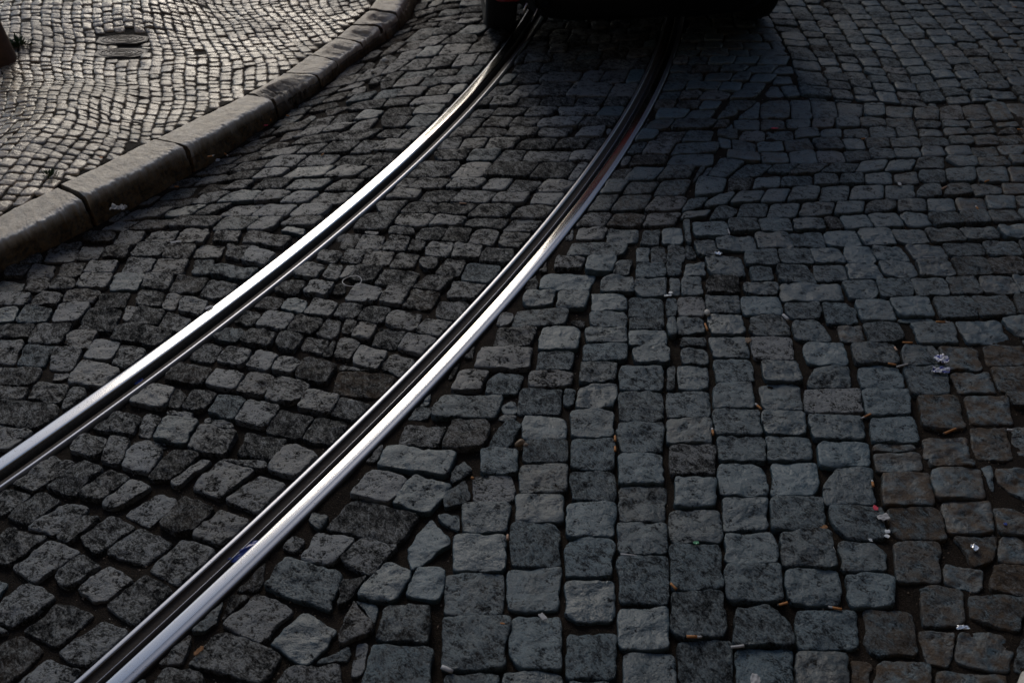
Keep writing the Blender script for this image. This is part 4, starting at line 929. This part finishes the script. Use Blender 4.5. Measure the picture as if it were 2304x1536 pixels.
for sx in (-1, 1):
    bc = loft('bumper_corner', [(-.03, .05, .33, .46), (-.01, .085, .295, .50), (.05, .10, .285, .52), (.14, .10, .30, .52)], M['paint'], car); bc.location.x = sx * .70
loft('valance', [(-.085, .56, .235, .45), (-.06, .60, .205, .46), (.05, .62, .19, .46), (.25, .60, .18, .46)], M['black'], car)
for sx in (-1, 1):
    for wy in (.48, .48 + WB):
        wr = empty('wheel', (sx * .715, wy, .295)); wr.parent = car
        # tyre: revolve about x
        prof = [(-.075, .19), (-.085, .24), (-.083, .275), (-.070, .291), (-.04, .297), (0, .298), (.04, .297), (.070, .291), (.083, .275), (.085, .24), (.075, .19)]
        seg = 64; V = []
        for x, r in prof:
            for k in range(seg):
                a = 2 * math.pi * k / seg; gr = .004 if (abs(x) < .06 and k % 4 == 0) else 0; V.append((x, (r - gr) * math.cos(a), (r - gr) * math.sin(a)))
        mesh_obj('tyre', V, [tuple(f) for f in grid_faces(len(prof), seg, True)], M['rubber'], wr)
        V = []; pr2 = [(.06, .19), (.072, .186), (.05, .17), (.045, .06), (.06, .04), (.062, .005)]
        for x, r in pr2:
            for k in range(30):
                a = 2 * math.pi * k / 30; V.append((sx * x, r * math.cos(a), r * math.sin(a)))
        mesh_obj('rim', V, [tuple(f) for f in grid_faces(len(pr2), 30, True)], M['alloy'], wr)
    lp = loft('tail_lamp', [(-.005, .06, .70, .88), (.01, .085, .66, .92), (.10, .085, .66, .92)], M['lamp'], car); lp.location.x = sx * .66
V, F_ = tube((-.545, -.135, .335), (-.535, .30, .34), .040, .040, 24, 3, cap=False); ex = mesh_obj('exhaust_tip', V, F_, M['chrome'], car)
V, F_ = tube((-.545, -.125, .335), (-.535, .30, .34), .034, .034, 24, 3); mesh_obj('exhaust_bore', V, F_, M['black'], ex)
V, F_ = tube((-.640, -.11, .265), (-.618, -.10, .318), .006, .006, 12, 3); mesh_obj('glint_tube', V, F_, M['chrome'], car)  # chrome bit added to stand for a bright glint under the car
V, F_ = tube((-.595, -.11, .225), (-.560, -.10, .30), .003, .003, 10, 3); mesh_obj('glint_rod', V, F_, M['chrome'], car)  # thinner chrome bit, added as a second glint
mesh_obj('number_plate', [(-.26, -.018, .62), (.26, -.018, .62), (.26, -.016, .73), (-.26, -.016, .73), (-.26, .01, .62), (.26, .01, .62), (.26, .01, .73), (-.26, .01, .73)], [(0, 1, 2, 3), (4, 7, 6, 5), (0, 4, 5, 1), (1, 5, 6, 2), (2, 6, 7, 3), (3, 7, 4, 0)], M['plate'], car, smooth=False)
# ------------------------------------------------------------------ unseen houses ahead, behind and at right, added only to shade the street
def house(x0, x1, y0, y1, h, label, mat):
    r_ = empty('shade_house', ((x0 + x1) / 2, y0, 0)); tag(r_, label, 'house'); cx = (x0 + x1) / 2
    def bx(n, a0, a1, b0, b1, c0, c1, m_):
        V = [(x - cx, y - y0, z) for z in (c0, c1) for x, y in ((a0, b0), (a1, b0), (a1, b1), (a0, b1))]
        return mesh_obj(n, V, [(0, 3, 2, 1), (4, 5, 6, 7), (0, 1, 5, 4), (1, 2, 6, 5), (2, 3, 7, 6), (3, 0, 4, 7)], m_, r_, smooth=False)
    bx('wall', x0, x1, y0, y1, 0, h, mat); bx('cornice', x0 - .2, x1 + .2, y0 - .2, y1, h + .003, h + .35, M['kerb'])
    nx = int((x1 - x0) / 2.2)
    for f in range(int(h / 3.1)):
        for i in range(nx):
            xc = x0 + (i + .5) * (x1 - x0) / nx; wn = bx('window', xc - .5, xc + .5, y0 - .04, y0 + .02, .9 + f * 3.1, 2.5 + f * 3.1, M['carglass'])
            bx('sill', xc - .6, xc + .6, y0 - .14, y0 + .02, .8 + f * 3.1, .897 + f * 3.1, M['kerb'])
M['plaster'] = plain('ochre_plaster', (.17, .135, .10), .9, 0, .15, 3)
house(-2.5, 14, 17, 26, 6.6, 'unseen ochre house added ahead to shade the right side of the street', M['plaster'])
house(-16, 5, -12, -5, 22, 'unseen tall ochre house added behind the camera to block the sky', M['plaster'])
house(6.5, 16, -12, 6, 17, 'unseen ochre house added right of the street to block the sky', M['plaster'])
print('done build')
